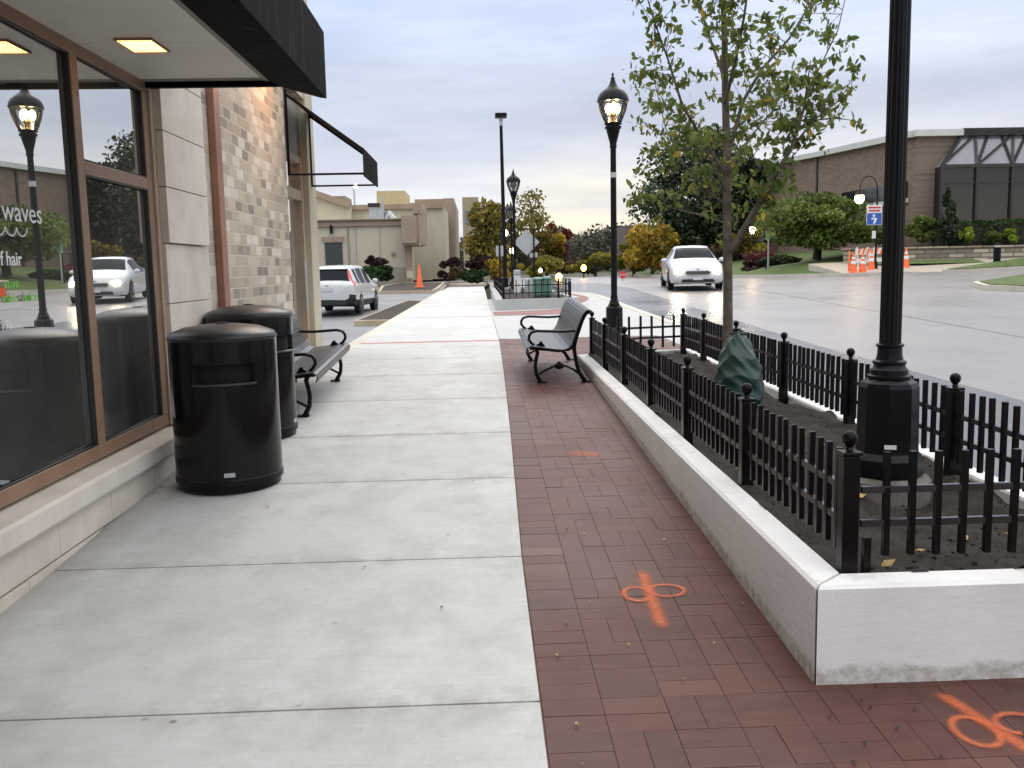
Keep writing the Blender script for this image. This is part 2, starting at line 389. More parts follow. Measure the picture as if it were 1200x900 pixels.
def glassmat(name, refl, tint, pale_veil=0, rough=0.0):
    m, t = newmat(name)
    g = t.add('ShaderNodeBsdfGlossy'); g.inputs[0].default_value = tint; g.inputs['Roughness'].default_value = rough
    tr = t.add('ShaderNodeBsdfTransparent'); tr.inputs[0].default_value = C(.75, .78, .76)
    mx = t.add('ShaderNodeMixShader'); lw = t.add('ShaderNodeFresnel'); lw.inputs['IOR'].default_value = 1.5
    f = t.math('ADD', t.math('MULTIPLY', lw.outputs[0], 1. - refl), refl)
    t.link(f, mx.inputs[0]); t.link(tr.outputs[0], mx.inputs[1]); t.link(g.outputs[0], mx.inputs[2])
    if pale_veil:
        df = t.add('ShaderNodeBsdfDiffuse'); df.inputs[0].default_value = C(.62, .60, .55); m2 = t.add('ShaderNodeMixShader')  # pale diffuse share mixed in, standing in for brighter reflections and lifted blacks
        t.link(t.ramp(t.noise(1.5, 4, .6, t.pos()), [(.3, C(pale_veil * .7, pale_veil * .7, pale_veil * .7)), (.7, C(pale_veil * 1.3, pale_veil * 1.3, pale_veil * 1.3))]), m2.inputs[0])
        t.link(mx.outputs[0], m2.inputs[1]); t.link(df.outputs[0], m2.inputs[2]); t.link(m2.outputs[0], t.o.inputs[0])
    else: t.link(mx.outputs[0], t.o.inputs[0])
    return m
M['window'] = glassmat('reflective shop glass', .74, C(.98, .99, .98), .06)
M['lampglass'] = glassmat('clear lamp glass', .06, C(1, 1, 1))
def paintmark():
    m, t = newmat('orange marking paint'); p = t.pos()
    a = t.add('ShaderNodeAttribute', attribute_name='edge')
    n = t.noise(26, 6, .7, p); nf = t.noise(160, 3, .7, p)
    al = t.math('MULTIPLY', t.ramp(t.math('ADD', a.outputs['Fac'], t.math('MULTIPLY', t.math('MULTIPLY', t.math('SUBTRACT', n, .5), 1.3), a.outputs['Fac'])), [(.05, C(0, 0, 0)), (1.1, C(.74, .74, .74))]), t.ramp(nf, [(.3, C(.45, .45, .45)), (.62, C(1, 1, 1))]))
    t.b.inputs['Base Color'].default_value = C(.74, .17, .06); t.b.inputs['Roughness'].default_value = .7
    t.link(al, t.b.inputs['Alpha']); return m
M['mark'] = paintmark()

# ------------------------------------------------------------------ ground sheets
gx = [-400, -150, -60, -30, -20, -12, -8, -5, -3, -1.75, -1, 0, .45, 1, 2, 3.3, 5, 8, 11, 15, 20, 25, 31, 60, 150, 400]
gy = [-60, -20, -8, -4, 0, 4, 8, 12, 15, 18, 22, 26, 28, 30, 33, 36, 40, 44, 48, 55, 62, 75, 100, 200, 500, 1200]
sheet('ground', gx, gy, lambda x, y: BASE(x, y) - .07 - (.25 if -3 < x < 3 and y < 13 else 0) - (.35 if -1.9 < x < .6 and 13 <= y < 63 else 0), M['earth'])
# road: pale concrete lanes, with the dark asphalt parking lane on the near side
rx_ = [3.4, 4.2, 5.5, 7, 9, 11, 13, 15, 18, 22, 26, 31, 45, 80]
ry_ = [-14] + frange(-6, 62, 68) + [70]
def far_x(y): return interp(y, [(36, 200), (36.5, 15.4), (38, 15.2), (41, 13.6), (45, 12.3), (52, 11.5), (62, 11), (80, 8)])
sheet('road', [2.3, 3.4] + rx_[1:], ry_, lambda x, y: ZR(x, y), M['road'])
sheet('parking_lane', [2.35, 3.4, 4.4, 5.55], frange(-6, 42, 48), lambda x, y: ZR(x, y) + .004, M['asphalt'])
rj = MB()
for xj in (9.3,):
    for a, b in zip(frange(-6, 36, 30), frange(-6, 36, 30)[1:]): rj.add([(xj - .018, a, ZR(xj, a) + .003), (xj + .018, a, ZR(xj, a) + .003), (xj + .018, b, ZR(xj, b) + .003), (xj - .018, b, ZR(xj, b) + .003)], [(0, 1, 2, 3)])
tag(rj.build('road_joint', M['asphalt'], fix=False), kind='structure')
sheet('cross_street', frange(-8, 3.4, 8), frange(31, 62, 24), lambda x, y: lerp(.40, ZR(3.4, y), sstep(-2, 3.4, x)) if y < 44 else ZR(3.4, y) * sstep(-8, 2, x) + ZL(y) * (1 - sstep(-8, 2, x)), M['road'], clip=lambda x, y: x > .45 or y > 57)
sheet('car_park', [-40, -28, -20, -14, -10, -7, -5, -3.3, -1.78], [11, 12.6, 14, 16, 20, 24, 28, 32, 36, 40, 45, 50, 55, 57], lambda x, y: ZL(y) + .01, M['lot'])
sheet('back_footway', [-5.2, -1.95, -1.85, 0, .45], [54.1, 55.0, 57, 62], lambda x, y: ZL(y) + .035 if x < -1.9 else max(.508, .512 + .115 * (min(y, 57) - 55)), M['footway'], clip=lambda x, y: x < -1.9 or y > 55)

# pavement: cast slabs with open joints, following the slope
joints = [-2.6, -1.24, .12, 1.49, 2.872, 4.211, 5.578, 6.837, 8.231, 9.65, 11.02, 12.4]
slab = MB(); base = MB()
def slabquad(x0a, x0b, ya, yb, xa, xb, tn):
    fr_ = [0, .012, .05, .12, .5, .88, .95, .988, 1]; ev = [1, .75, .3, 0, 0, 0, .3, .75, 1]; n = len(fr_) - 1
    for k in range(n):
        y0 = lerp(ya, yb, fr_[k]); y1 = lerp(ya, yb, fr_[k + 1])
        l0 = lerp(x0a, x0b, fr_[k]); l1 = lerp(x0a, x0b, fr_[k + 1]); r0 = lerp(xa, xb, fr_[k]); r1 = lerp(xa, xb, fr_[k + 1])
        q0 = G(y0) - (.003 if k == 0 else 0); q1 = G(y1) - (.003 if k == n - 1 else 0)
        slab.add([(l0, y0, q0), (r0, y0, q0), (r1, y1, q1), (l1, y1, q1), (l0, y0, q0 - .12), (r0, y0, q0 - .12), (r1, y1, q1 - .12), (l1, y1, q1 - .12)],
                 [(0, 1, 2, 3), (1, 5, 6, 2), (4, 0, 3, 7)] + ([(0, 4, 5, 1)] if k == 0 else []) + ([(3, 2, 6, 7)] if k == n - 1 else []), tn)
        slab.e += [ev[k], ev[k], ev[k + 1], ev[k + 1]] * 2
jj = joints + [13.2]
for a, b in zip(jj, jj[1:]):
    xl = -2.01 if b < 12.41 else -1.72
    if a > 12.3: a += .0
    slabquad(xl, xl, a + .005, b - .005, XE(a) - .006, XE(b) - .006, random.uniform(.45, 1))
redb = []
y = 13.4
while y < 56:
    nb = None
    for q in (20.1, 28.5, 40.0):
        if y < q <= y + 1.37: nb = q
    e = nb if nb else y + 1.37
    if e > y + .1: slabquad(-1.72, -1.72, y + .006, e - .006, XE(y) - .006, XE(e) - .006, random.uniform(.5, 1))
    y = e
    if nb: redb.append(nb); y += .2
redb = [13.2] + redb
tag(slab.build('sidewalk', M['walk'], tint=True, fix=False), kind='structure')
base.v = []
sheet('sidewalk_bed', [-2.05, -1.0, 0, .3], frange(-3, 13.2, 40), lambda x, y: G(y) - .009, M['groove'])
bands = MB()
for q in redb:
    bands.add([(-1.72, q, G(q) - .002), (XE(q), q, G(q) - .002), (XE(q), q + .2, G(q) - .002), (-1.72, q + .2, G(q) - .002)], [(0, 1, 2, 3)])
def redband():
    m = mat('red paver band', C(.30, .10, .085), C(.40, .15, .13), 7, .7); return m
M['redband'] = redband()
tag(bands.build('paver_band', M['redband'], fix=False), kind='structure')
kb = MB()
for a, b in zip(frange(12.4, 56, 22), frange(12.4, 56, 22)[1:]):
    kb.add([(-1.90, a, G(a) - .004), (-1.725, a, G(a) - .004), (-1.725, b, G(b) - .004), (-1.90, b, G(b) - .004), (-1.90, a, 0), (-1.90, b, 0)], [(0, 1, 2, 3), (4, 0, 3, 5)])
kb.box(-2.45, -1.90, 12.45, 12.62, .2, .50)
tag(kb.build('kerb', M['kerb']), kind='structure')

# red pavers: real bricks in basket weave with sanded joints
pv = MB()
def paverbrick(x0, x1, y0, y1):
    g = .0003; c = .0008; t = min(1, max(0, random.gauss(.45, .17) + (.4 if random.random() < .035 else 0)))
    dz = random.uniform(-.0012, .0012)
    P = []
    for (e, h) in ((g, -.02), (g, -.003), (g + c, 0)):
        for X, Y in ((x0 + e, y0 + e), (x1 - e, y0 + e), (x1 - e, y1 - e), (x0 + e, y1 - e)): P.append((X, Y, PLB(X, Y) + h + dz))
    pv.add(P, [(8, 9, 10, 11)] + [(4 * l + k, 4 * l + (k + 1) % 4, 4 * l + 4 + (k + 1) % 4, 4 * l + 4 + k) for l in (0, 1) for k in range(4)], t)
def PLB(x, y): return G(y)
cell = .205
def inside(x, y):
    return not (1.17 < x < 2.5 and 3.0 < y < 10.3)
j = -1
for j in range(2, 66):
    y0 = j * cell
    for i in range(-1, 18):
        x0 = .165 + i * cell
        if y0 > 3.0 and x0 > 1.16 and y0 < 10.25: continue
        if x0 > 2.45 and y0 > 3: continue
        e = XE(y0)
        if x0 + cell < e + .03: continue
        xa = max(x0, e)
        hor = (i + j) % 2 == 0 if random.random() > .12 else random.random() < .5
        if hor or x0 < e:
            paverbrick(xa, x0 + cell, y0, y0 + cell / 2); paverbrick(xa, x0 + cell, y0 + cell / 2, y0 + cell)
        else:
            paverbrick(x0, x0 + cell / 2, y0, y0 + cell); paverbrick(x0 + cell / 2, x0 + cell, y0, y0 + cell)
tag(pv.build('brick_paving', M['paver'], tint=True, fix=False), kind='structure')
sheet('paving_bed', [.15, 1.2, 2.5, 3.9], frange(-.5, 13.6, 40), lambda x, y: G(y) - .0045, M['sand'], clip=lambda x, y: x < 2.5 or y < 3.0)
# pale concrete plaza beyond the pavers, bulging out to the road
def edge_x(y): return interp(y, [(10.4, 2.62), (12, 2.8), (13.6, 3.2), (15.5, 3.7), (18, 3.75), (22, 3.6), (27, 3.5), (29, 3.3), (30.2, 2.7), (31, 1.6), (31.3, .5)])
pz = MB(); ks = MB()
ys = frange(10.4, 13.6, 8)[:-1] + frange(13.6, 31.2, 44)
for a, b in zip(ys, ys[1:]):
    for k in range(6):
        l0 = (XE(a) if a >= 13.5 else 2.55); l1 = (XE(b) if a >= 13.5 else 2.55)
        xs = [lerp(l0, edge_x(a), k / 6), lerp(l0, edge_x(a), (k + 1) / 6), lerp(l1, edge_x(b), (k + 1) / 6), lerp(l1, edge_x(b), k / 6)]
        Y4 = [a, a, b, b]
        pz.add([(x, q, PL(x, q) - .001) for x, q in zip(xs, Y4)], [(0, 1, 2, 3)])
    ea, eb = edge_x(a), edge_x(b)
    ks.add([(ea, a, PL(ea, a) + .004), (ea + .2, a, PL(ea, a)), (eb + .2, b, PL(eb, b)), (eb, b, PL(eb, b) + .004), (ea + .22, a, 0), (eb + .22, b, 0)], [(0, 1, 2, 3), (1, 4, 5, 2)])
tag(pz.build('plaza', M['newcon'], fix=False), kind='structure')
tag(ks.build('plaza_kerb', M['kerb'], fix=False), kind='structure')
bb = MB()
for a, b in zip(frange(20.3, 22.1, 6), frange(20.3, 22.1, 6)[1:]):
    for k in range(8):
        xs = [lerp(.33, 2.6, k / 8), lerp(.33, 2.6, (k + 1) / 8)]
        sh = lambda x: .9 * ((x - .33) / 2.3) ** 2
        bb.add([(xs[0], a + sh(xs[0]), PL(xs[0], a + sh(xs[0])) + .004), (xs[1], a + sh(xs[1]), PL(xs[1], a + sh(xs[1])) + .004), (xs[1], b + sh(xs[1]), PL(xs[1], b + sh(xs[1])) + .004), (xs[0], b + sh(xs[0]), PL(xs[0], b + sh(xs[0])) + .004)], [(0, 1, 2, 3)])
for a, b in zip(frange(24.2, 29.4, 10), frange(24.2, 29.4, 10)[1:]):
    f = lambda y: 2.55 + .62 * math.sin(math.pi * (y - 24) / 5.6)
    bb.add([(2.45, a, PL(2.45, a) + .004), (f(a), a, PL(f(a), a) + .004), (f(b), b, PL(f(b), b) + .004), (2.45, b, PL(2.45, b) + .004)], [(0, 1, 2, 3)])
M['farpaver'] = mat('far red pavers', C(.17, .075, .06), C(.23, .11, .09), 9, .7)
tag(bb.build('paver_border', M['farpaver'], fix=False), kind='structure')

# ------------------------------------------------------------------ planter near camera
ZT = .487
def ztop(y): return ZT + .0105 * (y - 2.9)
pw = thing('planter_wall', 'low white painted concrete planter wall with a mitred corner and stained face', 'planter wall', (1.1, 2.9, .13))
def wallrun(name, pts):      # pts: outer a, outer b, inner a, inner b (x, y) ; bevelled top
    mb = MB(); (oa, ob, ia, ib) = pts; n = max(2, int((Vector(ob) - Vector(oa)).length / .35))
    row = []
    for k in range(n + 1):
        t = k / n; o = (lerp(oa[0], ob[0], t), lerp(oa[1], ob[1], t)); i = (lerp(ia[0], ib[0], t), lerp(ia[1], ib[1], t))
        zt = ztop(o[1]); zb = min(G(o[1]), ZR(3, o[1]) if o[0] > 2.4 else 9) - .12; d = ((i[0] - o[0]), (i[1] - o[1])); c = .016 / max(.01, math.hypot(*d))
        ch = (o[0] + d[0] * c, o[1] + d[1] * c); ci = (i[0] - d[0] * c * .6, i[1] - d[1] * c * .6); zm = G(o[1]) + .09
        row.append([(o[0], o[1], zb), (o[0], o[1], min(zm, zt - .05)), (o[0], o[1], zt - .016), (ch[0], ch[1], zt - .003), (ci[0], ci[1], zt), (i[0], i[1], zt - .012), (i[0], i[1], zb)])
    m_ = len(row[0]); tv = [.15, .6, .6, 1, .8, .5]
    for k in range(n):
        for q in range(m_ - 1):
            mb.add([row[k][q], row[k + 1][q], row[k + 1][q + 1], row[k][q + 1]], [(0, 1, 2, 3)], tv[q])
    mb.add(row[0], [tuple(range(m_))], .6); mb.add(row[n], [tuple(reversed(range(m_)))], .6)
    return mb.build(name, M['white_wall'], pw, world=True, tint=True)
wallrun('wall_section', ((1.096, 2.915), (1.096, 6.895), (1.222, 3.029), (1.222, 6.895)))
wallrun('wall_section', ((1.097, 6.908), (1.097, 10.36), (1.222, 6.908), (1.222, 10.24)))
wallrun('wall_section', ((1.0995, 2.905), (2.50, 2.905), (1.226, 3.018), (2.375, 3.018)))
wallrun('wall_section', ((2.50, 2.912), (2.50, 10.74), (2.378, 3.03), (2.378, 10.62)))
wallrun('wall_section', ((1.105, 10.37), (2.495, 10.75), (1.225, 10.25), (2.37, 10.63)))
mb = MB(); mb.add([(1.099, 2.911, .05), (1.099, 2.911, ZT - .017), (1.226, 3.0235, ZT - .006), (1.226, 3.0235, .05)], [(0, 1, 2, 3)])
mb.build('joint_filler', M['groove'], pw, world=True)
def soilz(x, y):
    return ztop(y) - .03 + .03 * math.sin(x * 5.1 + 1) * math.sin(y * 3.3) + .025 * math.sin(y * 1.7 + x * 2) + .012 * math.sin(y * 13 + x * 17) + .01 * math.sin(x * 31 - y * 19)
sheet('planter_soil', frange(1.21, 2.39, 24), frange(3.0, 10.66, 120), soilz, M['soil'], clip=lambda x, y: y < 10.25 + (x - 1.22) * .33)
cl = MB()
for k in range(420):
    x, y = random.uniform(1.26, 2.35), 3.05 + 7 * random.random() ** 1.8; r = random.uniform(.003, .010)
    cl.ball((x, y, soilz(x, y) + r * .3), r, 5, 3, (random.uniform(.7, 1.4), random.uniform(.7, 1.4), random.uniform(.5, .9)))
tag(cl.build('soil_clods', M['soil'], fix=False), kind='stuff')

# iron fence runs
def make_finial(): return MB().lathe([(.034, -.012), (.034, .0), (.016, .005), (.011, .014), (.015, .020), (.0235, .031), (.0265, .045), (.0235, .059), (.013, .069), (.0001, .072)], 14)
FME = {}
def fence(name, label, pts, zfun, post_t, hpost=.46, hp=.445, step=.092, group='iron railings round the planter', pw_=.058, cut=None, lean=0):
    a, b = Vector((*pts[0], 0)), Vector((*pts[1], 0)); L = (b - a).length; d = (b - a) / L
    root = thing(name, label, 'railing', (a.x, a.y, zfun(a.y)), 0, group)
    W = lambda t, z: (a.x + d.x * t - a.x, a.y + d.y * t - a.y, zfun(a.y + d.y * t) - zfun(a.y) + z)
    for z in (.150, .268):
        mb = MB(); seg = 6
        for k in range(seg): mb.bar(W(L * k / seg, z), W(L * (k + 1) / seg, z), .018, .024)
        mb.build('rail', M['rail'], root)
    if 'post' not in FME:
        p = MB(); p.box(-pw_ / 2, pw_ / 2, -pw_ / 2, pw_ / 2, -.1, hpost - .07); p.box(-pw_ / 2 - .006, pw_ / 2 + .006, -pw_ / 2 - .006, pw_ / 2 + .006, hpost - .068, hpost - .054)
        FME['post'] = p; FME['fin'] = make_finial(); q = MB(); q.box(-.0105, .0105, -.0105, .0105, .035, .40); FME['picket'] = q
        FME['pm'] = FME['post'].build('post', M['fence'], root, bevel=.004).data; FME['fm'] = FME['fin'].build('finial', M['fence'], root, smooth=40).data
        FME['km'] = FME['picket'].build('picket', M['fence'], root, bevel=.002).data
        for nm in ('post', 'finial', 'picket'):
            o = [c for c in CHILD[root.name] if c.name.startswith(nm)][0]; CHILD[root.name].remove(o); bpy.data.objects.remove(o)
    for t in post_t:
        o = put('post', FME['pm'], root); o.location = W(t, 0)
        f = put('finial', FME['fm'], o); f.location = (0, 0, hpost - .055)
        bv = o.modifiers.new('bevel', 'BEVEL'); bv.width = .004; bv.segments = 2
    n = int(L / step); ang = math.atan2(d.y, d.x)
    for k in range(1, n + 1):
        t = k * step
        if t > L - .03 or any(abs(t - p) < .05 for p in post_t): continue
        o = put('picket', FME['km'], root); o.location = W(t, random.uniform(-.004, .004)); o.rotation_euler = (random.gauss(0, .006), random.gauss(0, .006), ang)
    return root
zf = lambda y: ztop(y) + .012
fence('iron_fence', 'long black picket railing between the brick paving and the planter soil', ((1.255, 3.055), (1.255, 10.25)), zf, [0, 1.215, 2.46, 3.645, 4.88, 6.13, 7.17])
fence('iron_fence', 'long black picket railing along the street side of the planter, behind the big lamp base', ((2.345, 3.08), (2.345, 10.55)), zf, [.0, 1.36, 2.65, 3.93, 5.26, 6.48, 7.45])
fence('iron_fence', 'short black railing across the near end of the planter, facing the camera', ((1.30, 3.055), (2.31, 3.055)), zf, [], step=.0895)
fence('iron_fence', 'short thin black railing across the far end of the planter near the second lamp', ((1.29, 10.26), (2.31, 10.54)), zf, [], step=.14)
MB().box(.055, .08, -.012, .012, -.05, .10).build('bracket', M['fence'], [o for o in bpy.data.objects if o.name.startswith('iron_fence') and 'near end' in o.get('label', '')][0]).location = (-.045, -.0, 0)
pad = MB(); pad.lathe([(.20, -.1), (.20, .015), (.185, .03), (.0001, .033)], 28, (1.93, 4.26, .505)); tag(pad.build('lamp_footing', M['groove'], smooth=40), 'round concrete footing under the nearest black lamp post', 'footing')

# ------------------------------------------------------------------ lamp posts
def make_lamp():
    r = thing('lamp_post', 'nearest black lamp post with octagonal base inside the fenced planter', 'lamp post', (1.93, 4.26, .545), 0, 'ornamental black lamp posts')
    o8 = .5
    b = MB().lathe([(.170, 0), (.170, .075), (.142, .105), (.140, .12), (.136, .412), (.128, .434), (.092, .456), (.0001, .456)], 8, ph=o8)
    b.build('base', M['black'], r, bevel=.004)
    k = MB().lathe([(R_, .448 + (z - .38) * .78) for R_, z in [(.09, .38), (.098, .39), (.098, .405), (.086, .412), (.084, .44), (.074, .452), (.070, .47), (.076, .478), (.076, .49), (.062, .50), (.056, .53), (.055, .575), (.062, .58), (.062, .592), (.050, .60)]], 24)
    k.build('collar', M['black'], r, smooth=35)
    fl = [];
    for z, R_ in ((.59, .0495), (1.5, .0475), (2.91, .044)):
        fl.append((R_, z))
    p = MB(); n = 32; vs = []
    for R_, z in fl:
        for q in range(n):
            a = 2 * math.pi * q / n; rr = R_ * (1 if q % 2 else .93); vs.append((rr * math.cos(a), rr * math.sin(a), z))
    p.add(vs, [(i * n + q, i * n + (q + 1) % n, (i + 1) * n + (q + 1) % n, (i + 1) * n + q) for i in range(2) for q in range(n)])
    p.build('pole', M['black'], r, smooth=20)
    MB().lathe([(.046, 2.89), (.056, 2.9), (.056, 2.92), (.05, 2.94), (.058, 2.98), (.082, 3.07), (.10, 3.14), (.105, 3.16), (.105, 3.175), (.128, 3.18), (.130, 3.21), (.112, 3.215), (.112, 3.24), (.135, 3.245), (.135, 3.265), (.0001, 3.267)], 24).build('capital', M['black'], r, smooth=35)
    g = MB().lathe([(.125, 3.27), (.165, 3.35), (.205, 3.45), (.228, 3.55), (.232, 3.59)], 24); g.build('globe', M['lampglass'], r, smooth=60)
    fr = MB()
    for q in range(6):
        a = 2 * math.pi * q / 6 + .3
        fr.tube([(R_ * math.cos(a), R_ * math.sin(a), z) for R_, z in ((.13, 3.26), (.17, 3.35), (.21, 3.45), (.233, 3.55), (.238, 3.6))], .0055, 5)
    fr.tube([(.24 * math.cos(2 * math.pi * q / 24), .24 * math.sin(2 * math.pi * q / 24), 3.595) for q in range(25)], .011, 6)
    fr.build('globe_frame', M['black'], r, smooth=50)
    rf = MB().lathe([(.245, 3.59), (.243, 3.615), (.232, 3.66), (.205, 3.71), (.16, 3.75), (.11, 3.785), (.072, 3.82), (.05, 3.86), (.038, 3.9), (.03, 3.925), (.036, 3.935), (.02, 3.95), (.013, 3.975), (.02, 3.99), (.012, 4.01), (.0001, 4.025)], 28)
    rf.build('roof', M['black'], r, smooth=40)
    for q in range(3):
        a = q * 2.1 + .5; MB().ball((.075 * math.cos(a), .075 * math.sin(a), 3.49), .05, 10, 7, (1, 1, 1.6)).build('bulb', M['lampon'], r, smooth=60)
    MB().lathe([(.05, 3.27), (.045, 3.35), (.06, 3.39), (.02, 3.47), (.012, 3.55)], 12).build('lamp_holder', mat('brass holder', C(.35, .25, .12), None, rough=.4, metal=.8), r, smooth=40)
    return r
lamp = make_lamp()
lamp2 = copy_tree(lamp, skip=()); lamp2.location = (2.14, 14.55, .47); lamp2['label'] = 'lit black lamp post beside the bench, at the far end of the planter'
MB().lathe([(.0495, 2.44), (.0495, 2.52)], 20).build('grey_sticker', M['signback'], lamp2)
mb = MB(); mb.box(-.026, .026, -.002, .002, .135, .155); lpl = mb.build('label_plate', M['reflect'], lamp); lpl.location = (0, 0, 0); an = math.atan2(-4.26, -1.93 + .55); lpl.location = (.137 * math.cos(an), .137 * math.sin(an), 0); lpl.rotation_euler = (0, 0, an + math.pi / 2)
def far_lamp(loc, label, s=1):
    l = copy_tree(lamp); l.location = loc; l.scale = (s, s, s); l['label'] = label
    return l
l3 = far_lamp((1.36, 34.0, .78), 'unlit black lamp post in the far planter in front of the grey sign back', 1.075)
l4 = far_lamp((1.62, 44.0, .40), 'farther, smaller unlit black lamp post just left of the far planter lamp', 1.06)
for l in (l3, l4):
    for ch in list(CHILD[l.name]):
        if ch.name.startswith('bulb'):
            me = ch.data.copy(); me.materials.clear(); me.materials.append(M['bulboff']); ch.data = me

# ------------------------------------------------------------------ salon building
B = thing('salon_building', 'tan brick and limestone salon building with bronze shop windows', 'building', (-2.1, 6, 0.2))
def bpart(name, mb, m, parent=B, **k):
    if parent is not B and parent is not None:
        l = parent['woff'] if 'woff' in parent else (-2.1, 6, .2)
    mb2 = MB(); mb2.v = [(x + 2.1, y - 6, z - .2) for x, y, z in mb.v]; mb2.f = mb.f; mb2.t = mb.t
    return mb2.build(name, m, parent, **k)
pl = MB()
def course(y0, y1, zlo, zhi, w, x0, x1, st):
    y = y0 + st
    pl.box(x0 - .02, x1 - .008, y0, y1, zlo, zhi)
    pts = [y0] 
    while y < y1: pts.append(y); y += w
    pts.append(y1)
    for a, b in zip(pts, pts[1:]): pl.box(x0, x1 + random.uniform(-.0012, .0012), a + .003, b - .003, zlo + .004, zhi - .004)
course(-2, 6.12, -.2, .232, .62, -2.4, -2.0, .4); course(-2, 6.12, .24, .42, .62, -2.4, -2.0, .1)
bpart('plinth', pl, M['lime_dirty'], bevel=.003)
sl = MB()
for a, b in ((-2, 1.2), (1.205, 3.1), (3.105, 4.9), (4.905, 6.17)): sl.extr([(-2.3, a, .423), (-1.955, a, .423), (-1.945, a, .44), (-1.945, a, .525), (-1.96, a, .538), (-2.3, a, .565)], (0, b - a, 0))
bpart('sill', sl, M['lime'], bevel=.003)
pl = MB(); zz = [.16, .58, .98, 1.36, 1.755]
course_z = list(zip(zz, zz[1:]))
for a, b in course_z: pl.box(-2.4, -2.034, 6.17, 7.13, a + .003, b - .003)
zz = [1.757, 2.12, 2.48, 2.84, 3.2, 3.6, 4.0, 4.4]
for a, b in zip(zz, zz[1:]): pl.box(-2.4, -2.012, 6.185, 7.10, a + .003, b - .003)
pl.box(-2.42, -2.06, 6.2, 7.07, .1, 4.4)
bpart('pilaster', pl, M['lime'], bevel=.003)
br = MB(); br.box(-2.5, -2.09, 7.07, 10.5, .1, 5.2); br.box(-2.5, -2.1, -2, 6.2, 2.80, 5.2); br.box(-2.5, -2.09, 10.5, 11.9, 3.66, 5.2)
bpart('brick_wall', br, M['brick'])
dp = MB(); dp.box(-2.088, -2.03, 7.50, 7.66, .33, 4.6); bpart('downpipe', dp, M['pipe'], bevel=.006)
# window
win = MB()
def fr(y0, y1, z0, z1): win.box(-2.145, -2.075, y0, y1, z0, z1)
fr(-2, 6.12, .566, .64); fr(-2, 6.12, 2.70, 2.79)
for a, b in ((2.0, 2.1), (5.0, 5.09), (6.03, 6.12)): fr(a, b, .64, 2.70)
fr(5.09, 6.03, 2.09, 2.16)
wf = bpart('window_frame', win, M['frame'], bevel=.004)
gk = MB()
for y0, y1, z0, z1 in ((2.1, 5.0, .64, 2.70), (5.09, 6.03, .64, 2.09), (5.09, 6.03, 2.16, 2.70)):
    for q in ((y0, y0 + .009, z0, z1), (y1 - .009, y1, z0, z1), (y0 + .009, y1 - .009, z0, z0 + .009), (y0 + .009, y1 - .009, z1 - .009, z1)): gk.box(-2.13, -2.081, *q)
bpart('glazing_bead', gk, M['carblack'], wf)
tp = MB(); tp.box(-2.4, -2.06, 6.122, 6.19, .566, 2.79); bpart('window_jamb', tp, M['tan_frame'], bevel=.003)
def pane(name, y0, y1, z0, z1, twist):
    mb = MB(); xm = -2.096; h = (y1 - y0) / 2; c = (y0 + y1) / 2; dx = math.sin(twist) * h
    mb.add([(xm - dx * -1, c - h, z0), (xm - dx, c + h, z0), (xm - dx, c + h, z1), (xm + dx, c - h, z1)], [(0, 1, 2, 3)])
    return bpart(name, mb, M['window'], fix=False)
TW = rad(.95)
p1 = pane('window_pane', 3.4, 4.985, .655, 2.685, TW)
p1b = pane('window_pane', 2.115, 3.39, .655, 2.685, 0)
p2 = pane('window_pane', 5.105, 6.015, .655, 2.075, TW)
p3 = pane('window_pane', 5.105, 6.015, 2.175, 2.685, TW)
inr = MB(); inr.box(-5.5, -5.4, -2, 9, .2, 3.2); inr.box(-5.5, -2.2, 6.4, 6.5, .2, 3.2); inr.box(-5.5, -2.2, -2, 6.4, .2, .3); inr.box(-5.5, -2.2, -2, 6.4, 3.0, 3.1); inr.box(-5.5, -2.2, -2.1, -2, .2, 3.2)
bpart('interior', inr, M['inside'])
cu = MB(); cu.box(-2.42, -2.40, 4.42, 4.95, .6, 2.4); cu.box(-2.5, -2.3, 5.75, 5.95, .65, 2.7); bpart('blind', cu, M['curtain'])
ci = MB(); ci.box(-2.30, -2.16, 4.93, 5.0, .65, 2.7); ci.box(-2.30, -2.16, 5.09, 6.0, 2.62, 2.7); ci.box(-2.30, -2.16, 5.96, 6.03, 2.16, 2.62); bpart('window_reveal', ci, M['insidecream'])
def text(s, y, z, h, m, right=True, parent=None, squash=1., bold=0., lab=None):
    cu = bpy.data.curves.new('t', 'FONT'); cu.body = s; cu.size = h; cu.align_x = 'RIGHT'; cu.extrude = .0008; cu.offset = bold; cu.resolution_u = 6
    ob = bpy.data.objects.new('t', cu); COL.objects.link(ob)
    bpy.context.view_layer.update()
    me = bpy.data.meshes.new_from_object(ob.evaluated_get(bpy.context.evaluated_depsgraph_get())); bpy.data.objects.remove(ob)
    me.transform(Matrix(((0, 0, 1, -2.082 + 2.1), (squash, 0, 0, y - 6), (0, 1, 0, z - .2), (0, 0, 0, 1))))
    me.materials.clear(); me.materials.append(m)
    o = put('lettering', me, parent); return o
text('waves', 4.565, 1.805, .135, M['letters'], parent=p1, squash=1.15)
text('f hair', 4.33, 1.607, .088, M['letters'], parent=p1, bold=.0012, squash=1.05)
text('usive', 4.285, 1.507, .062, M['lettersgreen'], parent=p1, squash=1.1)
text('mble', 4.262, 1.443, .060, M['lettersgreen'], parent=p1, squash=1.12)
text('salon', 4.46, 1.443, .060, M['lettersgreen'], parent=p1, squash=1.12)
text('996', 4.19, 1.325, .062, M['letters'], parent=p1)
wv = MB(); wp = []
for k in range(60):
    a = k / 59 * 4 * 2 * math.pi
    wp.append((-2.08, 4.0 + .40 * k / 59 - .016 * math.sin(a * 1), 1.738 + .020 * (1 + math.cos(a))))
wv.tube(wp, .0035, 5); bpart('wave_emblem', wv, M['letters'], p1)
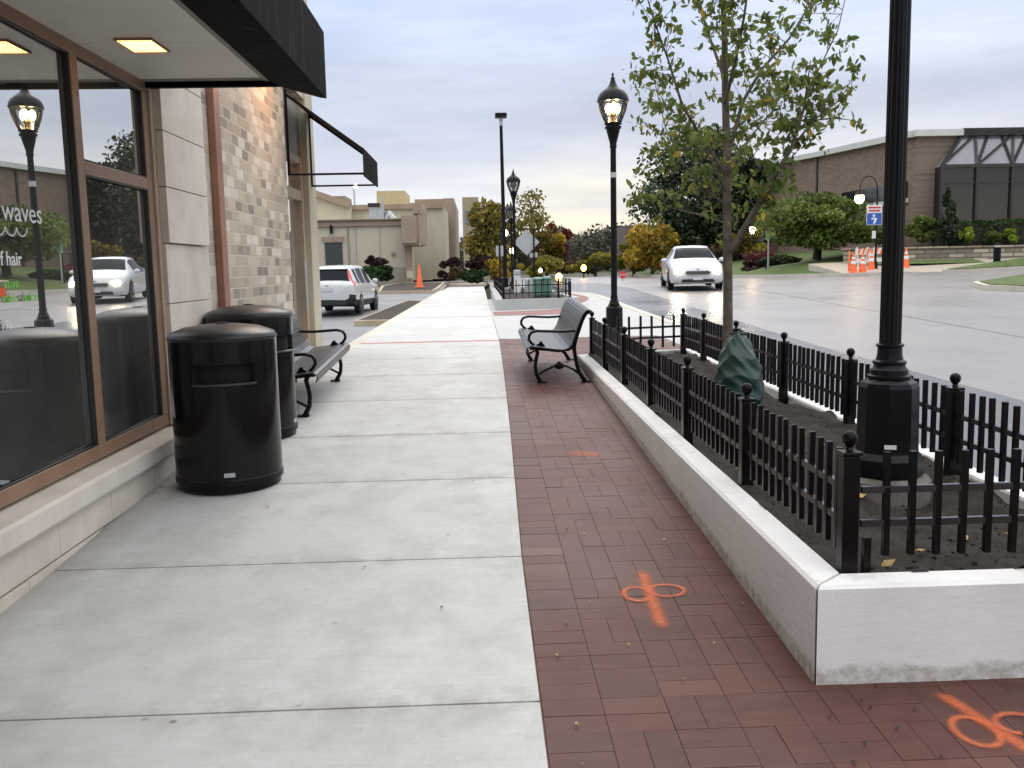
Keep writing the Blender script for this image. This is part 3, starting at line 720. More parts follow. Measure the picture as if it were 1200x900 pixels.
dot = MB(); dot.box(-2.083, -2.081, 4.07, 4.16, 1.47, 1.51); bpart('vinyl_dot', dot, M['lettersred'], p1)
# doorway bay at the far corner
dw = MB(); dw.box(-2.5, -2.08, 11.78, 12.3, .2, 5.2); bpart('corner_pier', dw, M['stucco'], bevel=.004)
hd = MB(); hd.box(-2.35, -2.17, 10.5, 11.78, 2.95, 3.64); bpart('door_header', hd, M['trim'])
df = MB()
df.box(-2.3, -2.13, 10.5, 10.62, .5, 2.95); df.box(-2.28, -2.14, 11.62, 11.78, .5, 2.95); df.box(-2.27, -2.15, 10.62, 11.62, 2.42, 2.54); df.box(-2.27, -2.15, 10.62, 11.62, 2.87, 2.95); df.box(-2.27, -2.15, 10.62, 11.62, .5, .72)
bpart('door_frame', df, M['tan_frame'], bevel=.004)
dg = MB(); dg.box(-2.215, -2.205, 10.62, 11.62, .72, 2.42); dg.box(-2.215, -2.205, 10.62, 11.62, 2.54, 2.87); dr = bpart('door', dg, M['window'])
hb = MB(); hb.tube([(-2.12, 11.5, 1.1), (-2.12, 11.5, 1.7)], .014, 8); bpart('door_handle', hb, M['gal'], dr)
rf = MB(); rf.box(-9, -2.06, -2, 12.32, 5.2, 5.5); rf.box(-9, -8.9, -2, 12.3, .1, 5.2); rf.box(-8.9, -2.5, 12.2, 12.3, .1, 5.2); rf.box(-5.4, -2.5, 6.5, 12.2, 3.1, 3.2); bpart('roof', rf, M['stucco'])
wl = MB(); wl.lathe([(.09, 0), (.12, .05), (.12, .3), (.05, .36), (.0001, .37)], 12, (-1.65, 9.55, 3.62)); wl.box(-2.09, -1.65, 9.5, 9.6, 3.80, 3.87)
wlo = bpart('wall_light', wl, M['black'], smooth=40)
ld = bpy.data.lights.new('wall_lamp', 'POINT'); ld.energy = 15; ld.color = (1, .46, .15); ld.shadow_soft_size = .08
lo = bpy.data.objects.new('wall_lamp', ld); COL.objects.link(lo); lo.location = (-1.62, 9.5, 3.52)

# canopy over the shop window
cz = 2.765
K = thing('canopy', 'black canvas shopfront canopy with cream soffit over the salon window', 'canopy', (-2.09, 3, cz))
so = MB()
for a, b in ((-2, .9), (.906, 3.0), (3.006, 5.105), (5.111, 6.06)): so.box(-2.085, -1.325, a, b, cz, cz + .02)
so.box(-2.085, -1.325, -2, 6.06, cz + .012, cz + .03)
so.build('soffit', M['soffit'], K, world=True)
tr = MB(); tr.box(-1.325, -1.28, -2, 6.1, cz - .008, cz + .03); tr.box(-2.085, -1.325, 6.02, 6.1, cz - .003, cz + .028); tr.build('soffit_trim', M['trim'], K, world=True, bevel=.003)
fa = MB()
fa.extr([(-1.28, -2, cz - .02), (-.985, -2, cz - .105), (-.945, -2, cz - .11), (-.945, -2, cz + .30), (-.985, -2, cz + .37), (-2.08, -2, cz + .95), (-2.08, -2, cz + .85), (-1.28, -2, cz + .3)], (0, 8.15, 0))
fa.build('valance', M['canvas'], K, world=True)
en = MB(); en.box(-2.088, -.99, 6.10, 6.15, cz - .035, cz + .33); en.build('end_panel', M['canvas'], K, world=True)
lt = thing('ceiling_light', 'lit rectangular recessed light in the cream canopy soffit', 'ceiling light', (-1.745, 5.12, cz))
f = MB(); x0, x1, y0, y1 = -1.835, -1.655, 5.0, 5.265
for q in ((x0 - .008, x0, y0 - .008, y1 + .008), (x1, x1 + .008, y0 - .008, y1 + .008), (x0, x1, y0 - .008, y0), (x0, x1, y1, y1 + .008)): f.box(*q, cz - .014, cz - .001)
f.build('light_frame', M['frame'], lt, world=True)
MB().box(x0, x1, y0, y1, cz - .010, cz - .002).build('diffuser', M['lampsoft'], lt, world=True)

# awning over the doorway, seen edge on
A = thing('door_awning', 'small black door awning on thin bars with a short valance, seen edge on', 'awning', (-2.09, 11.2, 2.9))
b = MB()
for y in (10.56, 11.98):
    b.tube([(-2.08, y, 3.50), (-1.255, y, 2.90)], .013, 6); b.tube([(-2.08, y, 2.63), (-1.25, y, 2.63)], .012, 6); b.tube([(-2.075, y, 2.62), (-2.075, y, 3.56)], .016, 6)
b.tube([(-1.255, 10.56, 2.63), (-1.255, 11.98, 2.63)], .012, 6); b.tube([(-1.255, 10.56, 2.9), (-1.255, 11.98, 2.9)], .012, 6)
b.build('awning_frame', M['black'], A, world=True)
MB().box(-1.25, -1.24, 10.55, 11.99, 2.60, 2.91).build('valance', M['canvas'], A, world=True)
MB().extr([(-2.075, 10.55, 3.51), (-1.25, 10.55, 2.905), (-1.25, 10.55, 2.913), (-2.075, 10.55, 3.518)], (0, 1.44, 0)).build('canvas_top', M['canvas'], A, world=True)

# ------------------------------------------------------------------ litter bins
def make_bin(loc, rz, label):
    r = thing('litter_bin', label, 'litter bin', loc, rz, 'black steel litter bins by the salon')
    R_ = .315; H_ = .90; n = 64; zs = [.045, .10, .3, .5, .60, .64, .70, .76, .79, .82, H_]
    m = MB(); hole = lambda q, z: abs(((q + n // 2) % n) - n // 2) <= 6 and .64 <= z < .76 - 1e-6
    for z in zs:
        for q in range(n):
            a = 2 * math.pi * q / n; m.v.append((R_ * math.cos(a), R_ * math.sin(a), z))
    for i in range(len(zs) - 1):
        for q in range(n):
            qq = q if q < n // 2 else q - n
            if -6 <= qq <= 5 and .64 <= zs[i] < .755: continue
            m.f.append((i * n + q, i * n + (q + 1) % n, (i + 1) * n + (q + 1) % n, (i + 1) * n + q)); m.t.append(.5)
    m.build('drum', M['gloss'], r, smooth=40, fix=False)
    h = MB()
    for (qa, qb) in [(k, k + 1) for k in range(-7, 7)]:
        a, c = 2 * math.pi * qa / n, 2 * math.pi * qb / n
        P = lambda an, z, rr: (rr * math.cos(an), rr * math.sin(an), z)
        h.add([P(a, .60, .27), P(c, .60, .27), P(c, .80, .27), P(a, .80, .27)], [(0, 1, 2, 3)])
        h.add([P(a, .61, .27), P(c, .61, .27), P(c, .641, R_), P(a, .641, R_)], [(0, 1, 2, 3)]); h.add([P(a, .79, .27), P(c, .79, .27), P(c, .759, R_), P(a, .759, R_)], [(0, 1, 2, 3)])
    for q in (-6, 6):
        a = 2 * math.pi * q / n; h.add([P(a, .61, .26), P(a, .61, R_ - .001), P(a, .79, R_ - .001), P(a, .79, .26)], [(0, 1, 2, 3)])
    h.build('opening', M['hole'], r, fix=False)
    e = MB(); e.tube([((R_ + .004) * math.cos(2 * math.pi * q / n), (R_ + .004) * math.sin(2 * math.pi * q / n), .642) for q in range(-6, 7)], .007, 6)
    e.build('lip', M['bench'], r, smooth=50)  # greyer steel than the drum, its tone stands in for a highlight line
    MB().lathe([(.300, 0), (.305, .04), (.319, .043), (.320, .075), (.316, .08)], 48).build('foot_ring', M['black'], r, smooth=40)
    MB().lathe([(.317, .890), (.3195, .894), (.3195, .908), (.316, .914), (.313, .922), (.30, .934), (.22, .965), (.11, .98), (.035, .984), (.035, .99), (.0001, .992)], 48).build('lid', M['lid'], r, smooth=30)
    p = MB()
    for q in range(-1, 1):
        a, c = 2 * math.pi * q / n, 2 * math.pi * (q + 1) / n
        p.add([P(a, .10, R_ + .0025), P(c, .10, R_ + .0025), P(c, .125, R_ + .0025), P(a, .125, R_ + .0025)], [(0, 1, 2, 3)])
    p.build('badge', M['gal'], r, fix=False)
    return r
b1 = make_bin((-1.555, 5.63, G(5.63)), math.atan2(-5.6, 1.45), 'front black litter bin with domed lid and slot opening towards the camera')
b2 = copy_tree(b1); b2.location = (-1.715, 6.95, G(6.95)); b2.rotation_euler.z = rad(-8); b2['label'] = 'rear black litter bin half hidden behind the front bin, beside the bench'

# ------------------------------------------------------------------ benches
def make_bench(loc, rz, label, L):
    """local: seat faces +x, length along y, origin on the ground under the front legs"""
    r = thing('bench', label, 'bench', loc, rz, 'black metal street benches'); hl = L / 2
    prof = [(.035, .31), (.02, .345), (.025, .375), (.055, .392), (.11, .390), (.20, .375), (.30, .358), (.38, .352), (.43, .372), (.463, .425), (.487, .50), (.512, .58), (.54, .66), (.57, .725), (.60, .755), (.635, .758), (.66, .735), (.665, .70)]
    prof = [(-x, z) for x, z in prof]
    # resample to narrow slats
    P = [Vector((x, 0, z)) for x, z in prof]; seg = []
    for a, c in zip(P, P[1:]):
        n = max(1, round((c - a).length / .012))
        for k in range(n): seg.append(a.lerp(c, k / n))
    seg.append(P[-1])
    seat = MB(); k = 0
    ntot = len(seg)
    while k + 3 < ntot:
        A_, B_, C_, D_ = seg[k], seg[k + 1], seg[k + 2], seg[k + 3]
        pts = [A_.lerp(B_, .12), B_, C_, C_.lerp(D_, .88)]
        t = (D_ - A_).normalized(); nn = Vector((t.z, 0, -t.x)) * .005
        poly = [p + nn for p in pts] + [p - nn for p in reversed(pts)]
        seat.extr([(p.x, -hl, p.z) for p in poly], (0, L, 0)); k += 3
    split = len(seat.f)
    seat.build('seat', M['bench'], r, bevel=0)
    fy = [-hl + .10, hl - .10]
    for y in fy:
        m = MB()
        fl = [(-.165, 0), (-.145, .03), (-.115, .09), (-.105, .17), (-.115, .25), (-.13, .315), (-.11, .362)]
        rl = [(-.60, 0), (-.575, .03), (-.535, .10), (-.51, .19), (-.495, .28), (-.485, .36), (-.50, .44), (-.535, .55), (-.565, .64), (-.60, .71), (-.64, .735)]
        for pl_ in (fl, rl):
            m.tube([(x, y, z) for x, z in pl_], [.02, .021, .019, .018, .018, .02, .022] if pl_ is fl else [.02, .021, .02, .019, .019, .021, .021, .02, .019, .018, .02], 8)
        for x in (-.165, -.60): m.box(x - .05, x + .045, y - .025, y + .025, 0, .014)
        m.tube([(-.055, y, .362), (-.12, y, .362), (-.22, y, .350), (-.33, y, .335), (-.43, y, .345), (-.49, y, .38)], [.016, .02, .02, .02, .02, .018], 8)
        m.tube([(-.125, y, .08), (-.2, y, .125), (-.28, y, .165), (-.34, y, .178), (-.41, y, .168), (-.48, y, .13), (-.54, y, .08)], .012, 8)
        m.ball((-.34, y, .17), .035, 8, 6, (1.5, .4, 1)); m.ball((-.34, y, .20), .02, 8, 6, (1, .5, 1))
        m.build('side_frame', M['black'], r, smooth=50)
        ar = MB(); ar.tube([(-.535, y, .545), (-.45, y, .535), (-.35, y, .532), (-.22, y, .540), (-.13, y, .545), (-.075, y, .53), (-.05, y, .495), (-.048, y, .455), (-.07, y, .42), (-.10, y, .395)], .0145, 8)
        ar.extr([(-.10, y - .012, .388), (-.21, y - .012, .376), (-.175, y - .012, .43), (-.155, y - .012, .438), (-.145, y - .012, .415)], (0, .024, 0))
        ar.build('armrest', M['black'], r, smooth=50)
    MB().tube([(-.34, fy[0], .17), (-.28, fy[0] + .2, .33), (-.25, fy[0] + .28, .355)], .008, 6).build('brace', M['chrome'], r)
    return r
n1 = make_bench((.43, 9.72, G(9.72) + .004), math.pi, 'black metal bench on the brick paving, backing on to the white planter wall', 1.78)
n1.scale = (1, 1, .93); n1.rotation_euler = (-math.atan(.037), 0, math.pi)
n2 = make_bench((-1.30, 8.45, G(8.45) + .004), 0, 'black metal bench against the brick wall beside the litter bins', 1.95)
n2.scale = (1, 1, .95); n2.rotation_euler = (math.atan(.047), 0, rad(0))

# ------------------------------------------------------------------ foliage helpers
def leaves(name, m, parent, pts, size, squash=.55, tint=None, droop=0, world=True):
    """one small bent diamond per leaf at each of pts (n,3)"""
    n = len(pts); pts = np.asarray(pts)
    if world and parent is not None: pts = pts - np.array(parent.location)
    a = RNG.normal(size=(n, 3)); a[:, 2] -= droop; a /= np.linalg.norm(a, axis=1)[:, None]
    b = np.cross(a, RNG.normal(size=(n, 3))); b /= np.linalg.norm(b, axis=1)[:, None]
    s = size * RNG.uniform(.6, 1.25, (n, 1))
    c_ = np.cross(a, b) * s * .18; K = 6
    V = np.empty((n, 6, 3)); V[:, 0] = pts - a * s; V[:, 1] = pts - a * s * .35 + b * s * squash * .9 + c_; V[:, 2] = pts + a * s * .4 + b * s * squash * .75 + c_; V[:, 3] = pts + a * s; V[:, 4] = pts + a * s * .4 - b * s * squash * .75 + c_; V[:, 5] = pts - a * s * .35 - b * s * squash * .9 + c_
    me = bpy.data.meshes.new(name); me.vertices.add(K * n); me.vertices.foreach_set('co', V.reshape(-1))
    me.loops.add(K * n); me.loops.foreach_set('vertex_index', np.arange(K * n, dtype=np.int32))
    me.polygons.add(n); me.polygons.foreach_set('loop_start', np.arange(0, K * n, K, dtype=np.int32))
    me.update(calc_edges=True)
    at_ = me.attributes.new('tint', 'FLOAT', 'FACE')
    tv = RNG.uniform(0, 1, n) if tint is None else np.clip(tint, 0, 1)
    at_.data.foreach_set('value', tv.astype(np.float32)); me.materials.append(m)
    return put(name, me, parent)
def blob(c, r, n, hollow=.55):
    d = RNG.normal(size=(n, 3)); d /= np.linalg.norm(d, axis=1)[:, None]
    rr = (hollow + (1 - hollow) * RNG.uniform(0, 1, (n, 1)) ** .6)
    return np.array(c) + d * rr * np.array(r)
LM = {
 'young': leafmat('olive leaves', [(0, C(.065, .105, .025)), (.45, C(.145, .195, .05)), (.8, C(.25, .27, .075)), (.93, C(.42, .33, .07)), (1, C(.50, .33, .06))], .5),
 'gold': leafmat('golden leaves', [(0, C(.12, .10, .018)), (.4, C(.30, .21, .028)), (.75, C(.48, .33, .035)), (1, C(.58, .42, .06))], .35),
 'olive': leafmat('olive gold leaves', [(0, C(.07, .075, .022)), (.5, C(.18, .155, .035)), (.85, C(.32, .24, .04)), (1, C(.42, .30, .05))], .35),
 'ygreen': leafmat('yellow green leaves', [(0, C(.10, .11, .02)), (.5, C(.25, .23, .04)), (1, C(.42, .36, .06))], .35),
 'red': leafmat('crimson leaves', [(0, C(.07, .02, .022)), (.5, C(.16, .03, .04)), (1, C(.27, .055, .06))], .3),
 'conifer': leafmat('dark conifer needles', [(0, C(.02, .032, .018)), (.6, C(.04, .06, .028)), (1, C(.075, .10, .042))], .15),
 'green': leafmat('fresh green leaves', [(0, C(.04, .07, .016)), (.5, C(.10, .145, .028)), (1, C(.22, .27, .055))], .35),
 'hedge': leafmat('clipped hedge leaves', [(0, C(.015, .035, .012)), (.6, C(.035, .07, .02)), (1, C(.07, .12, .03))], .3),
 'lime': leafmat('lime leaves', [(0, C(.12, .2, .02)), (.5, C(.24, .34, .04)), (1, C(.38, .46, .07))], .35),
 'plum': leafmat('plum leaves', [(0, C(.025, .012, .013)), (.6, C(.055, .024, .024)), (1, C(.10, .05, .04))], .25),
 'wood': leafmat('distant wood leaves', [(0, C(.05, .06, .042)), (.5, C(.085, .09, .06)), (.8, C(.12, .105, .07)), (1, C(.15, .10, .075))], .25),
 'brush': leafmat('brown autumn brush', [(0, C(.04, .026, .015)), (.6, C(.09, .055, .028)), (1, C(.16, .10, .04))], .3),
}
def tree(name, label, leaf, u, vt, vb, w, Y, n=1500, size=.22, trunk=True, clumps=9, group=None, cat='tree', base=None, hollow=.45, depth=.8, shape='round', sparse=0):
    """crown between photo rows vt..vb of width w (pixels) standing at distance Y"""
    k = Y / FPX; vt = vt - (vb - vt) * .07; top = at(u, vt, Y).z; cx = at(u, (vt + vb) / 2, Y).x; low = at(u, vb, Y).z; hw = w * k / 2 * 1.14
    gz = BASE(cx, Y) - .1 if base is None else base
    r = thing(name, label, cat, (cx, Y, gz), 0, group)
    low = max(low, gz + .02); hh = (top - low) / 2; cz = (top + low) / 2; pts = []; tn = []
    for c in range(clumps):
        if shape == 'cone':
            f = (c + .5) / clumps; z = low + (top - low) * f; rr = hw * (1 - f) ** .8 + .1; a = random.uniform(0, 6.28); o = rr * .45
            cc = (cx + o * math.cos(a), Y + o * math.sin(a), z); rad_ = (rr * .65, rr * .65 * depth, (top - low) / clumps * 1.1)
        else:
            a = c * 2.4 + random.uniform(-.4, .4); f = random.uniform(.2, .85); el = random.uniform(-.85, .95)
            q = math.sqrt(max(.05, 1 - el * el)); cc = (cx + hw * f * q * math.cos(a), Y + hw * depth * f * q * math.sin(a), cz + hh * .62 * el)
            s = random.uniform(.18, .46); rad_ = (hw * s, hw * s * depth, max(.15, hh * s * .85))
        m = n // clumps; p = blob(cc, rad_, m, hollow); pts.append(p)
        tn.append(np.clip(RNG.normal(.42 + random.uniform(-.26, .28), .22, m), 0, 1))
    pts = np.concatenate(pts); tn = np.concatenate(tn)
    pts[:, 2] = np.maximum(pts[:, 2], gz + .03)
    leaves('crown', LM[leaf], r, pts, size, tint=tn, squash=.6)
    if trunk:
        m = MB(); th = max(.05, hw * .05); m.tube([(cx, Y, gz - .1), (cx + .03 * hw, Y, lerp(gz, cz, .5)), (cx, Y, cz + hh * .5)], [th * 1.3, th, th * .4], 7)
        for c in range(7):
            a = c * 2.3; z0 = lerp(gz, cz, .45 + .1 * c / 2); z1 = z0 + hh * random.uniform(.5, .95)
            m.tube([(cx, Y, z0), (cx + hw * .3 * math.cos(a), Y + hw * .25 * math.sin(a), (z0 + z1) / 2), (cx + hw * .62 * math.cos(a), Y + hw * .5 * math.sin(a), z1)], [th * .6, th * .4, th * .12], 5)
        m.build('trunk', M['darkbark'], r, world=True, smooth=60)
    return r

# young street tree in the planter
T = thing('street_tree', 'young sparse street tree with olive leaves growing in the fenced planter', 'tree', (1.85, 6.85, .53))
def pa(pts, dy=0): return [at(u, v, 6.85 + dz) for u, v, dz in pts]
tk = pa([(853, 452, 0), (853, 395, 0), (853, 320, 0), (852, 250, 0), (852, 190, .02), (850, 110, .03), (849, 40, .0), (846, -40, 0), (845, -120, .05), (843, -220, 0)])
limbs = [
 ([(853, 185, 0), (870, 120, .1), (892, 82, .2), (925, 45, .3), (955, -5, .35), (975, -60, .4)], .016),
 ([(853, 296, 0), (866, 280, -.05), (884, 248, -.15), (905, 212, -.25), (928, 172, -.3), (942, 128, -.35), (950, 70, -.4)], .036),
 ([(851, 205, 0), (825, 165, -.1), (800, 125, -.2), (783, 70, -.25), (765, 20, -.3), (745, -50, -.3)], .014),
 ([(852, 240, 0), (830, 225, .15), (800, 190, .3), (780, 150, .4), (768, 100, .5)], .010),
 ([(850, 120, 0), (862, 70, -.15), (872, 20, -.3), (880, -40, -.35), (884, -120, -.4)], .014),
 ([(850, 95, 0), (832, 45, .2), (815, -10, .35), (805, -80, .4)], .013),
 ([(853, 200, 0), (880, 160, .25), (905, 130, .4), (918, 100, .5)], .009),
 ([(852, 262, 0), (820, 252, -.2), (788, 244, -.3), (762, 232, -.35)], .007),
 ([(928, 172, -.3), (955, 140, -.35), (985, 116, -.4), (998, 106, -.4)], .008),
 ([(934, 150, -.3), (960, 140, -.2), (982, 138, -.1), (990, 140, -.1)], .007),
 ([(851, 225, 0), (836, 195, -.35), (826, 170, -.5)], .007),
 ([(945, 110, -.3), (965, 70, -.2), (982, 35, -.1), (990, 0, 0)], .007),
 ([(848, 20, 0), (835, -40, -.2), (825, -110, -.3)], .01), ([(847, 0, 0), (865, -60, .3), (890, -130, .4)], .01),
]
tm = MB(); tm.tube(tk, [.048, .038, .035, .033, .031, .026, .022, .018, .013, .006], 10)
twig = tm; LP = []; TT = []
for pts, r0 in limbs:
    P = pa(pts); n = len(P); tm.tube(P, [lerp(r0, .003, i / (n - 1)) for i in range(n)], 6)
    heavy = r0 > .02
    for i in range(n - 1):
        for q in range(11 if heavy else (3 if r0 < .0085 else 10)):
            s0 = P[i].lerp(P[i + 1], random.random())
            if i == 0 and (heavy or random.random() < .5): continue
            if heavy and i == 1 and random.random() < .6: continue
            dirv = Vector((random.gauss(0, 1), random.gauss(0, .8), random.gauss(.35, .7))).normalized(); ln = random.uniform(.12, .36) * (.75 if heavy else 1)
            e = s0 + dirv * ln; twig.tube([s0, s0.lerp(e, .5) + Vector((0, 0, .01)), e], [.003, .0022, .001], 4, False)
            m = random.randint(9, 16)
            for k in range(m):
                f = random.uniform(.25, 1.05); LP.append(s0.lerp(e, f) + Vector((random.gauss(0, .025), random.gauss(0, .025), random.gauss(-.012, .022))))
                TT.append(random.gauss(.42 if not heavy else .33, .2) + (.35 if random.random() < .07 else 0))
for i in range(25):       # leaves hugging the trunk, low in the crown
    t = random.random(); p = at(random.gauss(852, 32), random.uniform(150, 285), 6.85 + random.gauss(0, .18)); LP.append(p); TT.append(random.gauss(.4, .22))
tm.build('trunk', M['bark'], T, world=True, smooth=60); 
leaves('crown', LM['young'], T, np.array([tuple(p) for p in LP]), .033, squash=.5, tint=np.array(TT), droop=.9)
# watering bag tied round the trunk
bg = MB(); n = 40; n = 110; prof_ = [(-.02, .185), (.06, .195), (.14, .190), (.22, .178), (.30, .158), (.37, .130), (.43, .10), (.47, .075), (.50, .05), (.515, .045)]; rings = [(z, interp(z, prof_)) for z in frange(-.02, .515, 64)]
for z, R_ in rings:
    for q in range(n):
        a = 2 * math.pi * q / n
        rdg = lambda q: 1 - 2 * abs(math.sin(q)); sw = a + z * 2.4; fold = 1 + (.055) * rdg(sw * 2.5 + z * 9) * (.35 + z / .5) + (.045) * rdg(a * 1.5 - z * 21 + 1.1 * math.sin(a * 2)) + .018 * rdg(a * 4 + z * 33) + .008 * rdg(a * 6 - z * 17)
        bg.v.append((.045 * (1 - z) + R_ * fold * math.cos(a), -.05 + R_ * fold * math.sin(a), z + .012 * math.sin(a * 3 + 1)))
bg.f = [(i * n + q, i * n + (q + 1) % n, (i + 1) * n + (q + 1) % n, (i + 1) * n + q) for i in range(len(rings) - 1) for q in range(n)]; bg.t = [.5] * len(bg.f)
W = thing('watering_bag', 'crumpled dark green watering bag wrapped round the young tree trunk', 'watering bag', (1.865, 6.72, .55))
bg.build('bag', M['bag'], W, smooth=55, fix=False)
st = MB(); st.tube([(.03 + .055 * math.cos(q * .4), -.03 + .055 * math.sin(q * .4), .505 + .004 * math.sin(q)) for q in range(17)], .012, 6); st.build('tie_strap', M['carblack'], W); W.scale = (.92, .92, .97)

# ------------------------------------------------------------------ cars
def catmull(pts, n):
    P = [np.array(p, float) for p in pts]; out = []
    for i in range(len(P) - 1):
        p0 = P[max(i - 1, 0)]; p1 = P[i]; p2 = P[i + 1]; p3 = P[min(i + 2, len(P) - 1)]
        for k in range(n):
            t = k / n; m1 = (p2 - p0) * .42; m2 = (p3 - p1) * .42
            h = lambda a, b, c, d: a
            out.append((2 * t**3 - 3 * t**2 + 1) * p1 + (t**3 - 2 * t**2 + t) * m1 + (-2 * t**3 + 3 * t**2) * p2 + (t**3 - t**2) * m2)
    out.append(P[-1]); return out
def carbody(r, st, glass, trim):
    """st: (y, half width, z bottom, z belt, z top, half width of top); glass(y, part) tells what a face is"""
    S_ = catmull(st, 5); ring = []
    for y, w, zb, zs, zt, wt in S_:
        zt = max(zt, zs + .005); zm = lerp(zb, zs, .5)
        pts = [(0, zb + .02), (w * .80, zb), (w * .95, zb + .05), (w, lerp(zb, zs, .3)), (w * 1.0, zm), (w * .985, lerp(zb, zs, .82)), (w * .955, zs)]
        for f in (.25, .55, .85): pts.append((lerp(w * .945, wt, f), lerp(zs + .01, zt, f)))
        pts += [(wt * .97, zt), (wt * .6, zt + .022), (0, zt + .032)]
        full = pts + [(-x, z) for x, z in reversed(pts[1:-1])]
        ring.append([(x, y, z) for x, z in full])
    m = len(ring[0]); parts = {}
    for i in range(len(ring) - 1):
        yc = (ring[i][0][1] + ring[i + 1][0][1]) / 2
        for q in range(m):
            q2 = (q + 1) % m; side = q if q < 13 else None
            k = q if q < 12 else (m - 1 - q)
            nm = glass(yc, k, 1 if q < 12 else -1)
            if nm == 'side_window': nm = 'side_window#%d%d%d' % (q < 12, yc < -.2, yc < -1.2)
            vs = [ring[i][q], ring[i][q2], ring[i + 1][q2], ring[i + 1][q]]
            parts.setdefault(nm, MB()).add(vs, [(0, 1, 2, 3)])
    parts['body'].add(ring[0], [tuple(range(m))]); parts['body'].add(ring[-1], [tuple(reversed(range(m)))])
    import bmesh
    for nm, mb in parts.items():
        nm = nm.split('#')[0]
        me = bpy.data.meshes.new(nm); me.from_pydata(mb.v, [], mb.f); bm = bmesh.new(); bm.from_mesh(me); bmesh.ops.remove_doubles(bm, verts=bm.verts, dist=.0005); bmesh.ops.recalc_face_normals(bm, faces=bm.faces); bm.to_mesh(me); bm.free()
        me.materials.append(M['carglass'] if 'window' in nm or 'windscreen' in nm else (M['carblack'] if nm == 'bumper' else M['carwhite']))
        me.polygons.foreach_set('use_smooth', [True] * len(me.polygons)); me.set_sharp_from_angle(angle=rad(50))
        put(nm, me, r)
def wheels(r, ys, w, R_, tw=.2):
    for y in ys:
        for s in (-1, 1):
            x = s * (w - tw / 2 + .012)
            t = MB(); prof = [(R_ * .66, -tw / 2), (R_ * .95, -tw / 2), (R_, -tw / 2 + .03), (R_, tw / 2 - .03), (R_ * .95, tw / 2), (R_ * .66, tw / 2)]
            l = MB().lathe(prof, 28); t.add([(x + vz, y + vx, R_ + vy) for vx, vy, vz in l.v], l.f)
            wo = t.build('wheel', M['tyre'], r, smooth=40)
            rm = MB(); l = MB().lathe([(R_ * .66, 0), (R_ * .62, .012), (R_ * .16, -.012), (.0001, -.01)], 20); rm.add([(x + s * (tw / 2 - .01 + vz), y + vx, R_ + vy) for vx, vy, vz in l.v], l.f)
            for k in range(5):
                a = k * 1.2566; rm.bar((x + s * (tw / 2 + .003), y, R_), (x + s * (tw / 2 + .003), y + R_ * .62 * math.cos(a), R_ + R_ * .62 * math.sin(a)), .016, .07, (1, 0, 0))
            rm.build('rim', M['alloy'], wo)
        for s in (-1, 1):
            ar = MB(); l = MB().lathe([(R_ + .055, 0), (R_ + .05, .006), (.0001, .006)], 28); ar.add([(s * (w - .006 + vz), y + vx, R_ + .01 + vy) for vx, vy, vz in l.v], l.f)
            ar.build('wheel_arch', M['carblack'], r)
def sedan():
    loc = Vector((7.62, 33.1, ZR(7.62, 33.1))); rz = math.pi - rad(7)
    r = thing('parked_car', 'white saloon car driving towards the camera with its headlights on', 'car', loc, rz); r.name = 'saloon_car'; r.rotation_euler = (-.022, 0, rz)
    st = [(-2.42, .70, .40, .76, .80, .58), (-2.28, .84, .28, .90, .97, .68), (-1.85, .90, .21, .95, 1.06, .66), (-1.45, .91, .2, .95, 1.2, .61), (-.8, .915, .2, .94, 1.42, .56), (-.1, .915, .2, .935, 1.47, .57), (.35, .915, .2, .93, 1.43, .575),
          (.8, .915, .2, .92, 1.24, .65), (1.2, .91, .2, .91, 1.04, .74), (1.4, .905, .2, .90, .985, .75), (1.9, .89, .2, .83, .91, .72), (2.22, .85, .21, .70, .81, .64), (2.38, .76, .24, .60, .70, .55), (2.44, .66, .3, .54, .60, .46)]
    def gl(y, k, s):
        if k in (6, 7, 8) and -1.35 < y < 1.0 and not (-.28 < y < -.16) and not (.55 < y): return 'side_window'
        if k in (10, 11) and .42 < y < 1.22: return 'windscreen'
        if k in (10, 11) and -1.75 < y < -.85: return 'rear_window'
        if k <= 1 and abs(y) < 2.3: return 'bumper'
        return 'body'
    carbody(r, st, gl, None); wheels(r, (-1.42, 1.42), .91, .335)
    for s in (-1, 1):
        m = MB(); m.ball((s * .60, 2.33, .655), .10, 12, 8, (1.7, 1.2, .66)); m.build('headlight', M['headlamp'], r, smooth=60)
        m = MB(); m.ball((s * .66, 2.33, .37), .07, 10, 6, (1.2, 1, .7)); m.build('fog_lamp', M['alloy'], r, smooth=60)
        m = MB(); m.ball((s * 1.0, .86, 1.0), .10, 10, 7, (1.1, .6, .75)); m.bar((s * .88, .86, .95), (s * .98, .86, .98), .05, .04); m.build('mirror', M['carwhite'], r, smooth=60)
        m = MB(); m.box(s * .88 - .03, s * .88 + .03, -2.35, -2.1, .72, .86); m.build('tail_light', M['taillamp'], r)
    m = MB(); m.extr([(-.36, 2.36, .565), (.36, 2.36, .565), (.42, 2.34, .625), (.35, 2.31, .67), (-.35, 2.31, .67), (-.42, 2.34, .625)], (0, .125, -.012)); m.build('grille', M['carblack'], r)
    m = MB(); m.extr([(-.56, 2.28, .29), (.56, 2.28, .29), (.50, 2.3, .385), (-.50, 2.3, .385)], (0, .175, 0)); m.build('air_intake', M['carblack'], r)
    MB().box(-.16, .16, 2.465, 2.48, .36, .46).build('number_plate', M['plate'], r)
    MB().ball((0, 2.40, .725), .035, 8, 6, (1.5, .5, .9)).build('badge', M['alloy'], r, smooth=50)
sedan()
